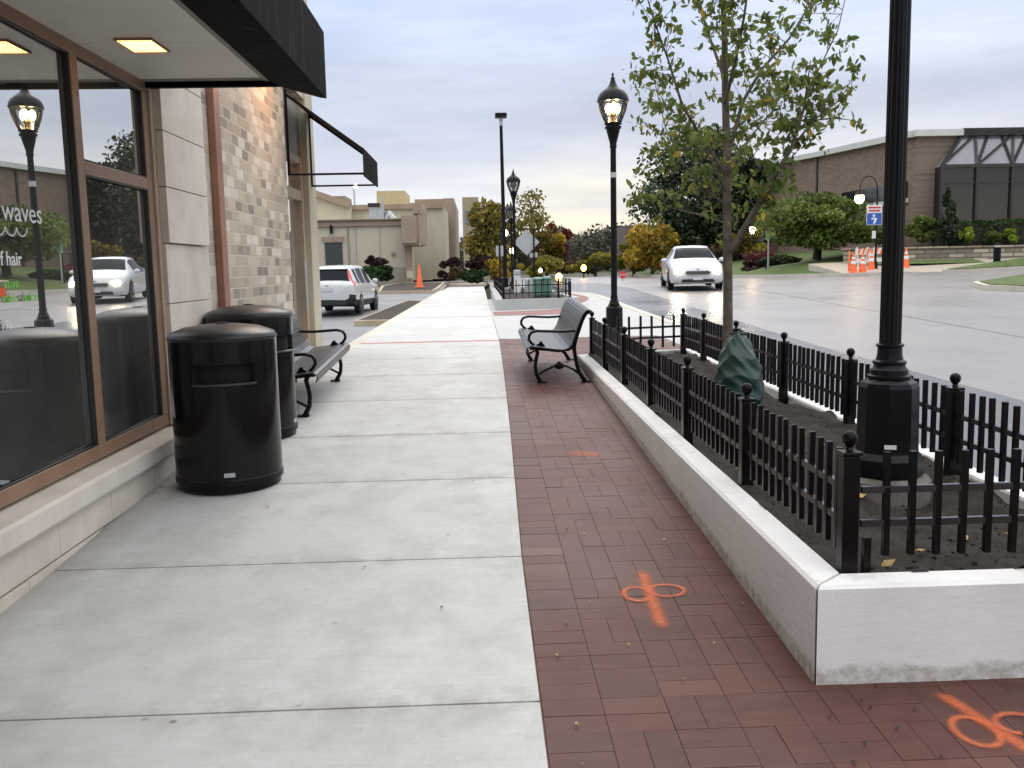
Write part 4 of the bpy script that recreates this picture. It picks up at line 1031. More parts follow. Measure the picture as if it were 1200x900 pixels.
def suv():
    loc = Vector((-4.42, 30.4, ZL(31) + .012)); rz = rad(-4.5)
    r = thing('estate_car', 'white compact sport utility car parked by the pavement, seen from behind', 'car', loc, rz)
    st = [(-2.28, .72, .50, .90, .95, .66), (-2.24, .84, .38, .98, 1.03, .74), (-2.12, .895, .32, 1.03, 1.13, .74), (-1.98, .905, .28, 1.05, 1.33, .68), (-1.84, .91, .26, 1.05, 1.50, .63), (-1.66, .91, .25, 1.05, 1.59, .62), (-1.1, .91, .24, 1.05, 1.64, .63), (-.3, .91, .24, 1.04, 1.66, .64), (.3, .91, .24, 1.03, 1.61, .64),
          (.75, .91, .24, 1.02, 1.42, .68), (1.2, .905, .24, 1.01, 1.15, .75), (1.38, .90, .24, 1.0, 1.07, .76), (1.9, .885, .25, .93, 1.0, .72), (2.15, .84, .27, .82, .90, .64), (2.27, .72, .32, .66, .74, .5)]
    def gl(y, k, s):
        if k in (6, 7, 8) and -1.62 < y < .55 and not (-.36 < y < -.22) and not (-1.28 < y < -1.14): return 'side_window'
        if k in (10, 11) and .42 < y < 1.22: return 'windscreen'
        if k in (10, 11) and -2.12 < y < -1.74: return 'rear_window'
        if k <= 2 or (k == 3 and y < -2.1): return 'bumper'
        return 'body'
    carbody(r, st, gl, None); wheels(r, (-1.31, 1.31), .905, .355)
    for s in (-1, 1):
        m = MB(); m.extr([(s * .70, -2.20, .96), (s * .89, -2.12, .96), (s * .905, -1.98, 1.06), (s * .80, -2.02, 1.16), (s * .66, -1.84, 1.50), (s * .61, -1.86, 1.50), (s * .665, -2.05, 1.16)], (0, -.045, 0)); m.build('tail_light', M['taillamp'], r)
        m = MB(); m.ball((s * 1.0, .72, 1.1), .11, 10, 7, (1., .6, .85)); m.bar((s * .88, .72, 1.05), (s * .98, .72, 1.08), .05, .04); m.build('mirror', M['carwhite'], r, smooth=60)
    MB().box(-.19, .19, -2.30, -2.27, .80, .93).build('number_plate', M['plate'], r)
    MB().ball((0, -2.27, 1.0), .05, 8, 6, (1.3, .4, .9)).build('badge', M['alloy'], r, smooth=50)
    MB().extr([(-.62, -2.1, .34), (.62, -2.1, .34), (.7, -2.1, .5), (-.7, -2.1, .5)], (0, -.19, 0)).build('rear_valance', M['carblack'], r)
    MB().extr([(-.60, -1.80, 1.55), (.60, -1.80, 1.55), (.58, -1.62, 1.605), (-.58, -1.62, 1.605)], (0, -.09, .0)).build('spoiler', M['carwhite'], r)
suv(); bpy.data.objects['estate_car'].scale = (.94, .94, .90)

# ------------------------------------------------------------------ car park islands
def island(name, label, poly, z0, h=.15, g='kerbed planting islands in the car park'):
    r = thing(name, label, 'planting bed', (poly[0][0], poly[0][1], z0), 0, g)
    c = Vector((sum(p[0] for p in poly) / len(poly), sum(p[1] for p in poly) / len(poly)))
    inn = []
    for p in poly:
        d = c - Vector(p); inn.append(Vector(p) + d.normalized() * .24)
    m = MB(); n = len(poly)
    for i in range(n):
        k = (i + 1) % n; a, b_ = poly[i], poly[k]; e, f_ = inn[i], inn[k]
        za, zb_ = ZL(a[1]) + h, ZL(b_[1]) + h
        m.add([(*a, za - h - .1), (*b_, zb_ - h - .1), (*b_, zb_), (*a, za), (*f_, zb_), (*e, za), (*f_, zb_ - .1), (*e, za - .1)], [(0, 1, 2, 3), (3, 2, 4, 5), (5, 4, 6, 7)])
    m.build('kerb_ring', M['tan_kerb'], r, world=True, fix=False)
    s = MB(); s.add([(p.x, p.y, ZL(p.y) + h - .03 + random.uniform(0, .04)) for p in inn], [tuple(range(n))]); s.build('mulch_bed', M['mulch'], r, world=True, fix=False)
    return r
island('planting_island', 'nearer mulch bed with tan kerb between the parked car and the pavement', [(-3.15, 23.4), (-2.05, 23.3), (-1.92, 26), (-1.92, 34), (-2.6, 34.6), (-2.9, 31)], .3)
island('planting_island', 'farther mulch bed with tan kerb beside the pavement, near the orange cone', [(-4.6, 43.0), (-2.1, 42.6), (-1.95, 46), (-1.95, 53.5), (-4.5, 54), (-5.2, 50)], .3)

# ------------------------------------------------------------------ traffic cones
def cone(loc, label, h=.8, thin=False, bands=True, group=None):
    r = thing('traffic_cone', label, 'traffic cone', loc, random.uniform(0, 1), group)
    w = .05 if thin else .17
    MB().box(-.2 if not thin else -.13, .2 if not thin else .13, -.2 if not thin else -.13, .2 if not thin else .13, 0, .035).build('foot', M['orange'] if not thin else M['carblack'], r, bevel=.01)
    MB().lathe([(w, .035), (w * .96, .06), (.032, h - .02), (.026, h), (.0001, h)], 20).build('cone_body', M['orange'], r, smooth=40)
    rr = lambda z: lerp(w * .96, .032, (z - .06) / (h - .08)) + .003
    if bands:
        for a, c in ((.48, .62), (.72, .81)): MB().lathe([(rr(a * h), a * h), (rr(c * h), c * h)], 20).build('reflective_band', M['reflect'], r, smooth=60)
    return r
Yc = 38.4
def atg(u, Y): p = at(u, 330, Y); return p.x
kz = lambda x: ZR(x, Yc) + .15
GC = 'traffic cones at the far kerb'
cone((atg(994.5, Yc + .3), Yc + .3, kz(15) - .02), 'thin orange post at the left end of the cones by the far kerb', .95, True, False, GC)
cone((atg(999.5, Yc - .2), Yc - .2, kz(15) - .02), 'orange cone with white bands next to the thin orange post by the far kerb', .85, group=GC)
cone((atg(1010.5, Yc - .1), Yc - .1, kz(15.4) - .02), 'orange cone standing just left of the street sign pole at the far kerb', .82, group=GC)
cone((atg(1020.5, Yc + .6), Yc + .6, kz(15.8)), 'orange cone standing at the foot of the street sign pole at the far kerb', .95, group=GC)
cone((atg(1061, Yc + 1.4), Yc + 1.4, kz(17) + .05), 'lone orange cone right of the near black lamp post, before the stone wall', .92, group=GC)
cone((-2.9, 46, ZL(46) + .17), 'tall thin orange cone standing in the far car park bed', 1.15, False, False)
# barricades
def barricade(u, Y, label):
    x = atg(u, Y); z = ZR(x, Y) + .13
    r = thing('barricade', label, 'barricade', (x, Y, z), rad(random.uniform(-12, 12)), 'folding barricades by the sign pole')
    m = MB()
    for s in (-1, 1): m.bar((s * .3, -.2, 0), (s * .26, 0, 1.05), .05, .03); m.bar((s * .3, .2, 0), (s * .26, 0, 1.05), .05, .03)
    m.build('trestle', M['whitepaint'], r)
    b_ = MB(); b_.box(-.36, .36, -.06, -.03, .72, .98); b_.box(-.36, .36, -.12, -.09, .38, .56); b_.build('board', M['whitepaint'], r)
    st = MB()
    for k in range(3): st.add([(-.3 + k * .22, -.063, .72), (-.2 + k * .22, -.063, .72), (-.1 + k * .22, -.063, .98), (-.2 + k * .22, -.063, .98)], [(0, 1, 2, 3)])
    st.build('stripes', M['orange'], r, fix=False)
barricade(1009.5, 39.6, 'white folding barricade behind the cones, left of the sign pole')
barricade(1031, 39.9, 'white and orange folding barricade behind the sign pole, half hidden by the near lamp post')

# ------------------------------------------------------------------ far side: kerb, lawn, footway
fk = MB(); fs = MB(); lw = MB()
pts = [(17.5, 37.9), (16.2, 37.6), (15.2, 38.0), (13.9, 40.5), (12.6, 44.5), (11.8, 50), (11.2, 58), (10.4, 68)]
for (xa, ya), (xb, yb) in zip(pts, pts[1:]):
    for k in range(3):
        a = (lerp(xa, xb, k / 3), lerp(ya, yb, k / 3)); c = (lerp(xa, xb, (k + 1) / 3), lerp(ya, yb, (k + 1) / 3))
        za, zc = ZR(*a), ZR(*c)
        n = Vector((c[1] - a[1], -(c[0] - a[0]))); n = n.normalized()
        fk.add([(*a, za - .1), (*c, zc - .1), (*c, zc + .15), (*a, za + .15), (c[0] + n.x * .2, c[1] + n.y * .2, zc + .15), (a[0] + n.x * .2, a[1] + n.y * .2, za + .15)], [(0, 1, 2, 3), (3, 2, 4, 5)])
tag(fk.build('far_kerb', M['kerb'], fix=False), kind='structure')
def lawnz(x, y):
    e = interp(y, [(37, 16), (38, 15.2), (40.5, 13.9), (44.5, 12.6), (50, 11.8), (58, 11.2), (68, 10.4)])
    d = max(0, min(x - e, y - 37.6))
    return ZR(11, 40) + .03 * max(0, e - 11) + .14 + .14 * min(d, 9) * sstep(0, 3, d) - .02
def inlawn(x, y): return x > interp(y, [(37, 99), (37.9, 16), (38, 15.4), (40.5, 14.1), (44.5, 12.8), (50, 12), (58, 11.4), (68, 10.6)]) and not (x > 15.2 and y < 40.3)
sheet('lawn', frange(10.4, 22.5, 48), frange(37.5, 70, 80), lawnz, M['grass'], clip=inlawn)
sheet('far_footway', [15.2, 16.8, 17.7, 18.6, 19.5, 24, 30, 40], [37.95, 39, 40.6, 42.2], lambda x, y: ZR(x, min(y, 38.5)) + lerp(.135, .012, sstep(16.8, 19.5, x)) + .10 * (y - 37.95), M['footway'])
sheet('verge', frange(16.3, 40, 24), [40.4, 40.6, 41.0, 41.6, 42.3], lambda x, y: ZR(x, 38.5) + lerp(.135, .012, sstep(16.8, 19.5, x)) + .24 + (.02 if y > 40.5 else -.1) + .06 * (y - 40.5), M['grass'])
sk = MB(); fz = lambda x: ZR(x, 37.95) + lerp(.135, .012, sstep(16.8, 19.5, x))
for a, b in zip([15.2, 16, 16.8, 17.7, 18.6, 19.5, 24, 30], [16, 16.8, 17.7, 18.6, 19.5, 24, 30, 40]): sk.add([(a, 37.945, fz(a) - .4), (b, 37.945, fz(b) - .4), (b, 37.945, fz(b)), (a, 37.945, fz(a))], [(0, 1, 2, 3)])
for a, b in ((37.95, 39), (39, 40.6), (40.6, 42.2)): sk.add([(15.2, a, .3), (15.2, b, .3), (15.2, b, ZR(15.2, 38.5) + .135 + .1 * (b - 37.95)), (15.2, a, ZR(15.2, min(a, 38.5)) + .135 + .1 * (a - 37.95))], [(0, 1, 2, 3)])
tag(sk.build('footway_kerb', M['kerb'], fix=False), kind='structure')
# driveway islands at the right edge
def grass_island(label, poly, z):
    r = thing('grass_island', label, 'grass island', (*poly[0], z), 0, 'kerbed grass islands in the drive')
    c = Vector((sum(p[0] for p in poly) / len(poly), sum(p[1] for p in poly) / len(poly))); n = len(poly); m = MB(); inn = [Vector(p) + (c - Vector(p)).normalized() * .18 for p in poly]
    zz = [ZR(*p) for p in poly]
    for i in range(n):
        k = (i + 1) % n; m.add([(*poly[i], zz[i] - .1), (*poly[k], zz[k] - .1), (*poly[k], zz[k] + .15), (*poly[i], zz[i] + .15), (*inn[k], zz[k] + .15), (*inn[i], zz[i] + .15)], [(0, 1, 2, 3), (3, 2, 4, 5)])
    m.build('kerb_ring', M['kerb'], r, world=True, fix=False)
    s = MB(); top = [(p.x, p.y, zz[i] + .17) for i, p in enumerate(inn)] + [(c.x, c.y, max(zz) + .3)]
    s.add(top, [(i, (i + 1) % n, n) for i in range(n)]); s.build('turf', M['grass'], r, world=True, fix=False)
grass_island('kerbed grass island at the right edge of the picture, nearest the road', [(14.8, 26.6), (15.2, 25.6), (17, 25.2), (22, 25.6), (22, 29.5), (17, 29), (15.2, 28)], .8)
grass_island('kerbed grass island with the dark bollard light before the stone wall', [(18.6, 36.6), (19.2, 35.9), (22, 36.2), (30, 37), (30, 38.8), (22, 38.2), (19.2, 37.4)], 1.2)
bl = thing('bollard_light', 'short dark bollard light with a bright cap on the grass island', 'bollard light', (at(1168, 310, 37.0).x, 37.0, ZR(20.6, 37) + .16))
MB().lathe([(.14, 0), (.14, .78), (.0001, .785)], 18).build('bollard_post', M['black'], bl, smooth=40); MB().lathe([(.10, .785), (.10, .87)], 18).build('lens', M['reflect'], bl, smooth=40); MB().lathe([(.145, .87), (.14, .93), (.0001, .955)], 18).build('bollard_cap', M['black'], bl, smooth=40)

# stone retaining wall
rw = thing('retaining_wall', 'long low ledgestone retaining wall below the hedge', 'retaining wall', (26, 41.6, 1.4))
MB().box(16.7, 44, 41.5, 41.95, .6, 2.05).build('stone_face', M['stone'], rw, world=True)
cp = MB(); x = 16.62
while x < 44: w_ = random.uniform(.7, 1.2); cp.box(x, x + w_ - .012, 41.42, 42.0, 2.053, 2.125 + random.uniform(-.01, .01)); x += w_
cp.build('coping', M['stone'], rw, world=True, bevel=.01)
sheet('terrace', [16.75, 20, 25, 30, 44], [41.9, 42.5, 44, 46], lambda x, y: 2.03 + .03 * (y - 42), M['mulch'])

# street sign with crook lamp
def crook_lamp(u, Y, vtop, label, sign=True):
    x = at(u, 300, Y).x; z0 = ZR(x, min(Y, 40)) + .13; r = thing('crook_lamp', label, 'street lamp', (x, Y, z0), 0, 'street lamps across the road')
    top = at(u, vtop, Y).z - z0
    m = MB(); m.lathe([(.10, 0), (.10, .35), (.06, .42), (.05, .5)], 12); m.tube([(0, 0, .4), (0, 0, top - .6)], .045, 8); m.build('pole', M['black'], r, smooth=40)
    a = MB(); a.tube([(-.38 + .38 * math.cos(t) , 0, top - .6 + .6 * math.sin(t) + (0 if t < 2.6 else 0)) for t in [k * math.pi / 12 for k in range(13)]], .022, 6); a.build('arm', M['black'], r, smooth=40)
    MB().lathe([(.05, -.02), (.09, -.08), (.2, -.20), (.21, -.23)], 14, (-.76, 0, top - .58)).build('shade', M['black'], r, smooth=40)
    MB().ball((-.76, 0, top - .93), .19, 14, 10, (1, 1, 1.15)).build('globe', M['lampon'], r, smooth=60)
    return r, top
cl_, tp_ = crook_lamp(1026, 39.2, 206, 'crook arm street lamp with a lit globe, standing behind the orange cones')
sg = thing('street_sign', 'blue and white sign panel on the crook lamp pole', 'sign', (at(1024.5, 252, 39.1).x, 39.1, at(1024, 252, 39.1).z))
MB().box(-.33, .33, -.015, 0, -.42, .42).build('panel', M['whitepaint'], sg, bevel=.004)
s2 = MB(); s2.box(-.31, .31, -.021, -.016, -.40, .08); s2.build('blue_field', M['signblue'], sg)
s2 = MB(); s2.box(-.27, .27, -.022, -.016, .28, .345); s2.box(-.24, .24, -.022, -.016, .15, .215); s2.build('red_line', M['signred'], sg)
s2 = MB(); s2.ball((-.02, -.02, -.03), .06, 10, 6, (1, .15, 1)); s2.extr([(-.13, -.026, -.12), (.11, -.026, -.12), (.11, -.026, -.18), (.03, -.026, -.36), (-.05, -.026, -.36), (.0, -.026, -.19), (-.13, -.026, -.19)], (0, .004, 0)); s2.build('emblem', M['reflect'], sg)
nt = thing('notice_plate', 'small white notice on the crook lamp pole below the blue sign', 'sign', (at(1024, 275, 39.1).x, 39.1, at(1024, 275, 39.1).z)); MB().box(-.08, .08, -.012, 0, -.16, .16).build('plate', M['whitepaint'], nt)
c2, t2 = crook_lamp(899, 47, 247, 'lit street lamp left of the round green tree, above the pale green sign')
gs = thing('street_sign', 'pale green sign plate on a post in front of the round green tree', 'sign', (at(901, 275, 46.8).x, 46.8, 1.15))
zt_ = at(901, 275, 46.8).z - 1.15
MB().tube([(0, 0.03, 0), (0, 0.03, zt_ + .3)], .05, 8).build('pole', M['gal'], gs); MB().box(-.15, .15, -.03, -.01, zt_ - .24, zt_ + .24).build('panel', M['signgreen'], gs)

# ------------------------------------------------------------------ brown brick building
H_ = thing('brick_office', 'large brown brick building with a dark glazed bay and pale roof edge', 'building', (22, 46, 1.8))
gB = lambda mb, n, m, p=H_, **k: mb.build(n, m, p, world=True, **k)
# outline from the camera-facing corner back along the street
cor = (21.4, 45.0); lf = [(20.6, 56.0), (20.1, 63.5), (19.5, 82)]
zroof = at(1080, 160, 45).z
m = MB(); m.box(21.4, 44, 45.0, 45.4, 1.2, zroof); gB(m, 'street_wall', M['brownbrick'])
m = MB(); path = [cor] + lf
tops = [zroof, at(972, 184, 56).z, at(931, 194, 63.5).z, at(915, 200, 82).z - .3]
for (a, b_, ta, tb) in zip(path, path[1:], tops, tops[1:]):
    m.add([(a[0], a[1], 1), (b_[0], b_[1], 1), (b_[0], b_[1], tb), (a[0], a[1], ta), (a[0] + .4, a[1], 1), (b_[0] + .4, b_[1], 1), (b_[0] + .4, b_[1], tb), (a[0] + .4, a[1], ta)], [(0, 1, 2, 3), (7, 6, 5, 4), (3, 2, 6, 7)])
gB(m, 'side_wall', M['brownbrick2'] if 'brownbrick2' in M else M['brownbrick'])
m = MB()
for (a, b_, ta, tb) in zip(path, path[1:], tops, tops[1:]): m.bar((a[0] - .05, a[1], ta + .14), (b_[0] - .05, b_[1], tb + .14), .5, .30)
m.bar((21.2, 44.95, zroof + .14), (44, 44.95, zroof + .14), .5, .30); gB(m, 'roof_edge', M['coping'])
m = MB()
for (x, y_, t_) in ((20.6, 56, tops[1]), (20.1, 63.5, tops[2])): m.box(x - .06, x + .02, y_ - .12, y_ + .12, 1.5, t_ - .05)
gB(m, 'wall_joint', M['mullion'])
m = MB(); m.bar((21.31, 45.7, 5.0), (20.84, 52.6, 5.0), .16, .80); gB(m, 'strip_window', M['darkglass']); m = MB(); m.bar((21.30, 45.6, 4.47), (20.83, 52.7, 4.47), .22, .22); gB(m, 'window_sill', M['coping'])
m = MB(); m.box(19.5, 44, 82, 82.4, 1, tops[-1]); m.box(22, 44, 45.4, 82, tops[1] - .6, tops[1] - .4); gB(m, 'rear_wall', M['brownbrick'])
# glazed bay: dark glass below, sloping sky-lit panes above
xb0 = at(1101, 250, 44.4).x; xb1 = 31.0; yb = 44.4; ze = at(1102, 195, 44.4).z; zt2 = at(1130, 158, 44.9).z
m = MB(); m.box(xb0, xb1, yb, yb + .1, 1.9, ze); m.box(xb0, xb0 + .1, yb + .1, 45, 1.9, ze); gB(m, 'bay_glass', M['darkglass'])
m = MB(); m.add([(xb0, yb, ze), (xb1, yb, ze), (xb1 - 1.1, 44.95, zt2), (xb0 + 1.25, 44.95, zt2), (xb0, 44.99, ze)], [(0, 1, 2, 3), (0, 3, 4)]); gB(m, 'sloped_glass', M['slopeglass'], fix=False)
m = MB(); m.bar((xb0 - .05, yb - .05, ze), (xb1, yb - .05, ze), .12, .16); pn = 5; wdt = (xb1 - xb0) / pn
for k in range(pn + 1): m.bar((xb0 + k * wdt, yb - .06, 1.9), (xb0 + k * wdt, yb - .06, ze), .12, .14)
for k in range(pn):
    xa = xb0 + k * wdt; t0 = lerp(xb0 + 1.25, xb1 - 1.1, (k) / pn); t1 = lerp(xb0 + 1.25, xb1 - 1.1, (k + 1) / pn)
    tm_ = (t0 + t1) / 2
    m.bar((xa, yb - .05, ze + .02), (t0, 44.9, zt2 + .02), .1, .1)
    m.bar((xa, yb - .05, ze + .02), (t1 if k % 2 else tm_, 44.9, zt2 + .02), .1, .1); m.bar((xa + wdt, yb - .05, ze + .02), (tm_, 44.9, zt2 + .02), .1, .1)
m.bar((xb0 + 1.2, 44.85, zt2 + .12), (xb1 - 1.0, 44.85, zt2 + .12), .3, .35); m.bar((xb0, yb - .03, ze - .8), (xb1, yb - .03, ze - .8), .06, .06); m.bar((xb0, yb - .05, ze + .02), (xb0 + 1.25, 44.9, zt2 + .03), .16, .12)
gB(m, 'mullions', M['mullion'])

# low brick outbuilding with arched pale hood, left of the round tree
ob = thing('brick_outbuilding', 'small low red brick building with a pale arched hood behind the shrubs', 'building', (at(925, 300, 62).x, 62, 1))
m = MB(); xo = at(902, 300, 62).x; xo2 = at(960, 300, 62).x; m.box(xo, xo2, 62, 66, .9, at(900, 281, 62).z); m.build('wall', mat('dull red brick', C(.14, .06, .045), C(.19, .085, .06), 8, .9), ob, world=True)
m = MB(); m.box(xo - .2, xo2 + .1, 61.8, 66.2, at(900, 281, 62).z, at(900, 278, 62).z); m.build('roof', M['trim'], ob, world=True)
hp_ = [at(918 + 26 * t, 300 - 10 * math.sin(min(1, t * 1.3) * 1.57), 61.5) for t in [k / 10 for k in range(11)]]
m = MB(); m.tube(hp_, .14, 8); m.build('hood', M['coping'], ob, world=True, smooth=60)

# ------------------------------------------------------------------ beige building across the car park
Q = thing('beige_building', 'cream stucco building with tan cornice and rooftop plant across the car park', 'building', (-10, 56, .8))
qb = lambda mb, n, m, p=Q, **k: mb.build(n, m, p, world=True, **k)
Yb = 56.0
X = lambda u, Y=Yb, v=300: at(u, v, Y).x
Z = lambda v, u=420, Y=Yb: at(u, v, Y).z
m = MB(); m.box(-34, X(473), Yb, Yb + 8, .9, Z(265)); m.extr([(X(473), Yb + .01, .9), (X(476.5), Yb + .01, .9), (X(473), Yb + .01, Z(265))], (0, 7.9, 0)); qb(m, 'front_wall', M['stucco'])
m = MB(); m.box(-34, X(473.5), Yb - .15, Yb + .3, Z(265), Z(258.5)); m.box(-34, X(474), Yb - .3, Yb + .3, Z(258.3), Z(257)); qb(m, 'cornice', M['stucco_tan'])
m = MB(); m.box(-34, X(482), Yb - .08, Yb - .01, .7, Z(314)); qb(m, 'base_band', M['stucco_low'])
m = MB(); m.box(X(381.5), X(401.5), Yb - .1, Yb - .01, .9, Z(284)); dq = qb(m, 'door', mat('dark screen door', C(.03, .035, .034), C(.05, .055, .053), 20, .5)); 
m = MB(); m.extr([(X(380.5), Yb - .16, Z(283.5)), (X(402), Yb - .16, Z(283.5)), (X(404), Yb - .16, Z(277)), (X(378), Yb - .16, Z(277))], (0, .14, 0)); qb(m, 'door_hood', M['stucco_tan'])
m = MB()
for q in (418, 446): m.box(X(q) - .025, X(q) + .025, Yb - .012, Yb - .002, 1.0, Z(266))
qb(m, 'control_joint', M['stucco_low'])
m = MB(); m.box(X(459), X(463), Yb - .12, Yb - .002, Z(300), Z(296)); qb(m, 'wall_vent', M['trim'])
m = MB(); m.box(X(477.5), X(484), Yb - 1.0, Yb - .75, Z(327), Z(318.5)); qb(m, 'meter_box', M['stucco'])
m = MB(); m.tube([(X(409), Yb - .06, .9), (X(409), Yb - .06, Z(266))], .045, 8); qb(m, 'downpipe', M['stucco_tan'])
m = MB(); m.box(X(388.5), X(391.5), Yb - .25, Yb - .01, Z(273), Z(267)); m.lathe([(.05, 0), (.1, .1), (.02, .2)], 8, (X(390), Yb - .2, Z(267))); qb(m, 'wall_lantern', M['black'])
# upper storey set back
Y2 = 64.0
m = MB()
zt3 = Z(240, 412, Y2); za = Z(226, 366, Y2)
m.extr([(X(340, Y2, 240), Y2, .9), (X(411, Y2, 240), Y2, .9), (X(411, Y2, 240), Y2, Z(242, 411, Y2)), (X(366, Y2, 240), Y2, Z(226, 366, Y2)), (X(340, Y2), Y2, Z(218, 340, Y2))], (0, 9, 0))
m.box(X(411, Y2), X(522, Y2), Y2 + .8, Y2 + 9, .9, Z(243, 440, Y2)); qb(m, 'upper_wall', M['stucco'])
m = MB(); p0, p1_ = at(340, 216, Y2), at(411, 241, Y2); m.bar((p0.x, Y2 - .1, p0.z), (p1_.x, Y2 - .1, p1_.z), .5, .38); m.box(X(411, Y2), X(520, Y2), Y2 + .55, Y2 + 1, Z(244.5, 440, Y2), Z(239, 440, Y2)); qb(m, 'upper_cornice', M['stucco_tan'])
# tan box projecting over the entrance, and the taller block behind
m = MB(); m.box(X(474), X(493), Yb - 1.6, Yb + 3, Z(288, 480), Z(254, 480)); m.box(X(474.5), X(491), Yb - 1.7, Yb - 1.61, Z(287), Z(281.5)); m.box(X(476), X(482.5), Yb - .6, Yb + .5, .8, Z(288)); qb(m, 'entrance_box', M['stucco_tan'])
m = MB(); m.extr([(X(493) + .02, Yb - 1.7, Z(289, 490)), (X(498), Yb - .6, Z(287, 490)), (X(499), Yb - .6, Z(247)), (X(496.5), Yb - 1.3, Z(241, 490)), (X(493) + .02, Yb - 1.7, Z(254, 490))], (.12, 1.2, 0)); m.box(X(487), X(497), Yb - 1.5, Yb + 1.5, Z(252, 490), Z(242, 490)); qb(m, 'entrance_gable', M['stucco_tan'])
Y3 = 74.0
m = MB(); m.box(X(455, Y3), X(521, Y3), Y3, Y3 + 8, .8, Z(243, 490, Y3)); qb(m, 'rear_wall', M['stucco'])
m = MB(); m.box(X(455, Y3), X(523, Y3), Y3 - .3, Y3 + .3, Z(244, 490, Y3), Z(238, 490, Y3)); m.box(X(500, Y3), X(521, Y3), Y3 - .15, Y3 - .01, Z(269, 490, Y3), Z(266, 490, Y3)); qb(m, 'rear_cornice', M['stucco_tan']); m = MB(); m.box(X(485, Y3), X(533, Y3), Y3 + 3, Y3 + 5, Z(240, 490, Y3), Z(230, 500, Y3)); qb(m, 'attic', M['stucco_tan'])
m = MB(); m.box(X(521, Y3), X(534, Y3), Y3 - .6, Y3 + 16, .8, Z(233, 525, Y3)); qb(m, 'corner_tower', M['stucco_tan'])
m = MB(); m.box(X(534, Y3) + .01, X(534, Y3) + .12, Y3 + 1, Y3 + 2.2, 1.5, Z(240, 525, Y3)); qb(m, 'tower_panel', M['stucco']); m = MB(); m.box(X(534, Y3) + .01, X(534, Y3) + .12, Y3 + 6, Y3 + 9, 1.5, Z(244, 525, Y3)); qb(m, 'tower_panel', M['stucco'])
m = MB(); m.box(X(492), X(530, Y3), Y3 - 3, Y3 - 1, .7, Z(315)); qb(m, 'rear_base', M['stucco_low'])
# rooftop plant
m = MB(); m.box(X(430), X(445), Yb + 2, Yb + 4, Z(257), Z(242)); m.box(X(447), X(458), Yb + 2.4, Yb + 4, Z(257), Z(245)); m.box(X(445), X(447.5), Yb + 2, Yb + 2.4, Z(257), Z(228)); m.tube([(X(451), Yb + 2.3, Z(256)), (X(454), Yb + 2.3, Z(250)), (X(457), Yb + 2.3, Z(256))], .3, 8); qb(m, 'rooftop_unit', M['gal'])
m = MB(); m.box(X(429), X(443.5), Yb + 1.9, Yb + 2.0, Z(240.5), Z(235.5)); qb(m, 'vent_hood', M['carblack'])
m = MB(); m.box(X(419), X(459), Y2 + 4, Y2 + 9, Z(245, 440, Y2), Z(218, 440, Y2)); qb(m, 'roof_screen', mat('yellowed stucco', C(.45, .37, .2), C(.5, .41, .24), 2, .9))
m = MB(); m.box(X(375, Y3), X(399, Y3), Y3 + 4, Y3 + 8, 6, Z(225, 390, Y3)); qb(m, 'roof_stub', M['stucco_tan']); m = MB(); m.box(X(452, Y3), X(462, Y3), Y3, Y3 + 2, 4, Z(232, 460, Y3)); qb(m, 'roof_stub', M['stucco_tan'])
fb = thing('office_block', 'tall narrow tan block with blue windows rising behind the beige building', 'building', (at(551, 280, 100).x, 100, .9))
m = MB(); m.box(at(542, 250, 100).x, at(561, 250, 100).x, 100, 108, .8, at(550, 231, 100).z); m.build('wall', mat('far tan wall', C(.36, .3, .2), C(.4, .34, .23), 2, .9), fb, world=True)
m = MB(); m.box(at(546, 250, 100).x, at(556, 250, 100).x, 99.85, 99.98, at(550, 262, 100).z, at(550, 247, 100).z); m.build('window', mat('far blue glass', C(.06, .09, .15), C(.2, .25, .33), .7, .1), fb, world=True)
pg = thing('pole_light', 'slim white pole light with bright globe above the beige building roof', 'pole light', (at(418, 300, 70).x, 70, .9))
m = MB(); m.tube([(0, 0, 0), (0, 0, at(418, 220, 70).z - .9)], .07, 8); m.build('pole', M['gal'], pg); MB().ball((.12, 0, at(418, 218, 70).z - .9), .16, 10, 8).build('globe', M['paleglow'], pg, smooth=60)

# ------------------------------------------------------------------ far planter with railings, cabinets and signs
fp = thing('planter_wall', 'far white concrete planter wall with a rounded end at the pavement bend', 'planter wall', (.42, 22.6, .5))
out = [(.42, 22.7), (2.0, 22.9)] + [(2.0 + .55 * math.sin(a), 23.45 - .55 * math.cos(a)) for a in [k * math.pi / 2 / 6 for k in range(1, 7)]] + [(2.55, 24.5), (2.5, 37), (.5, 37)]
m = MB(); n = len(out); cx_, cy_ = 1.4, 30
tz = .78
inn = [(p[0] + (.18 if p[0] < 1 else -.18), p[1] + (.2 if p[1] < 23.6 else (-.2 if p[1] > 36 else 0))) for p in out]
for i in range(n):
    k = (i + 1) % n; m.add([(*out[i], .1), (*out[k], .1), (*out[k], tz), (*out[i], tz), (*inn[k], tz), (*inn[i], tz), (*inn[k], tz - .2), (*inn[i], tz - .2)], [(0, 1, 2, 3), (3, 2, 4, 5), (5, 4, 6, 7)], .6)
m.build('wall_ring', M['newcon'], fp, world=True, tint=True, fix=False, bevel=0)
m = MB(); m.add([(*p, tz - .06) for p in inn], [tuple(range(n))]); m.build('soil_bed', M['soil'], fp, world=True, fix=False)
ff = thing('iron_fence', 'distant black railing round the far planter with the green cabinets', 'railing', (.62, 22.95, tz), 0, 'iron railings round the planter')
pp = [(.62, 36.6), (.62, 22.95), (2.0, 23.1), (2.33, 23.5), (2.33, 36.5)]
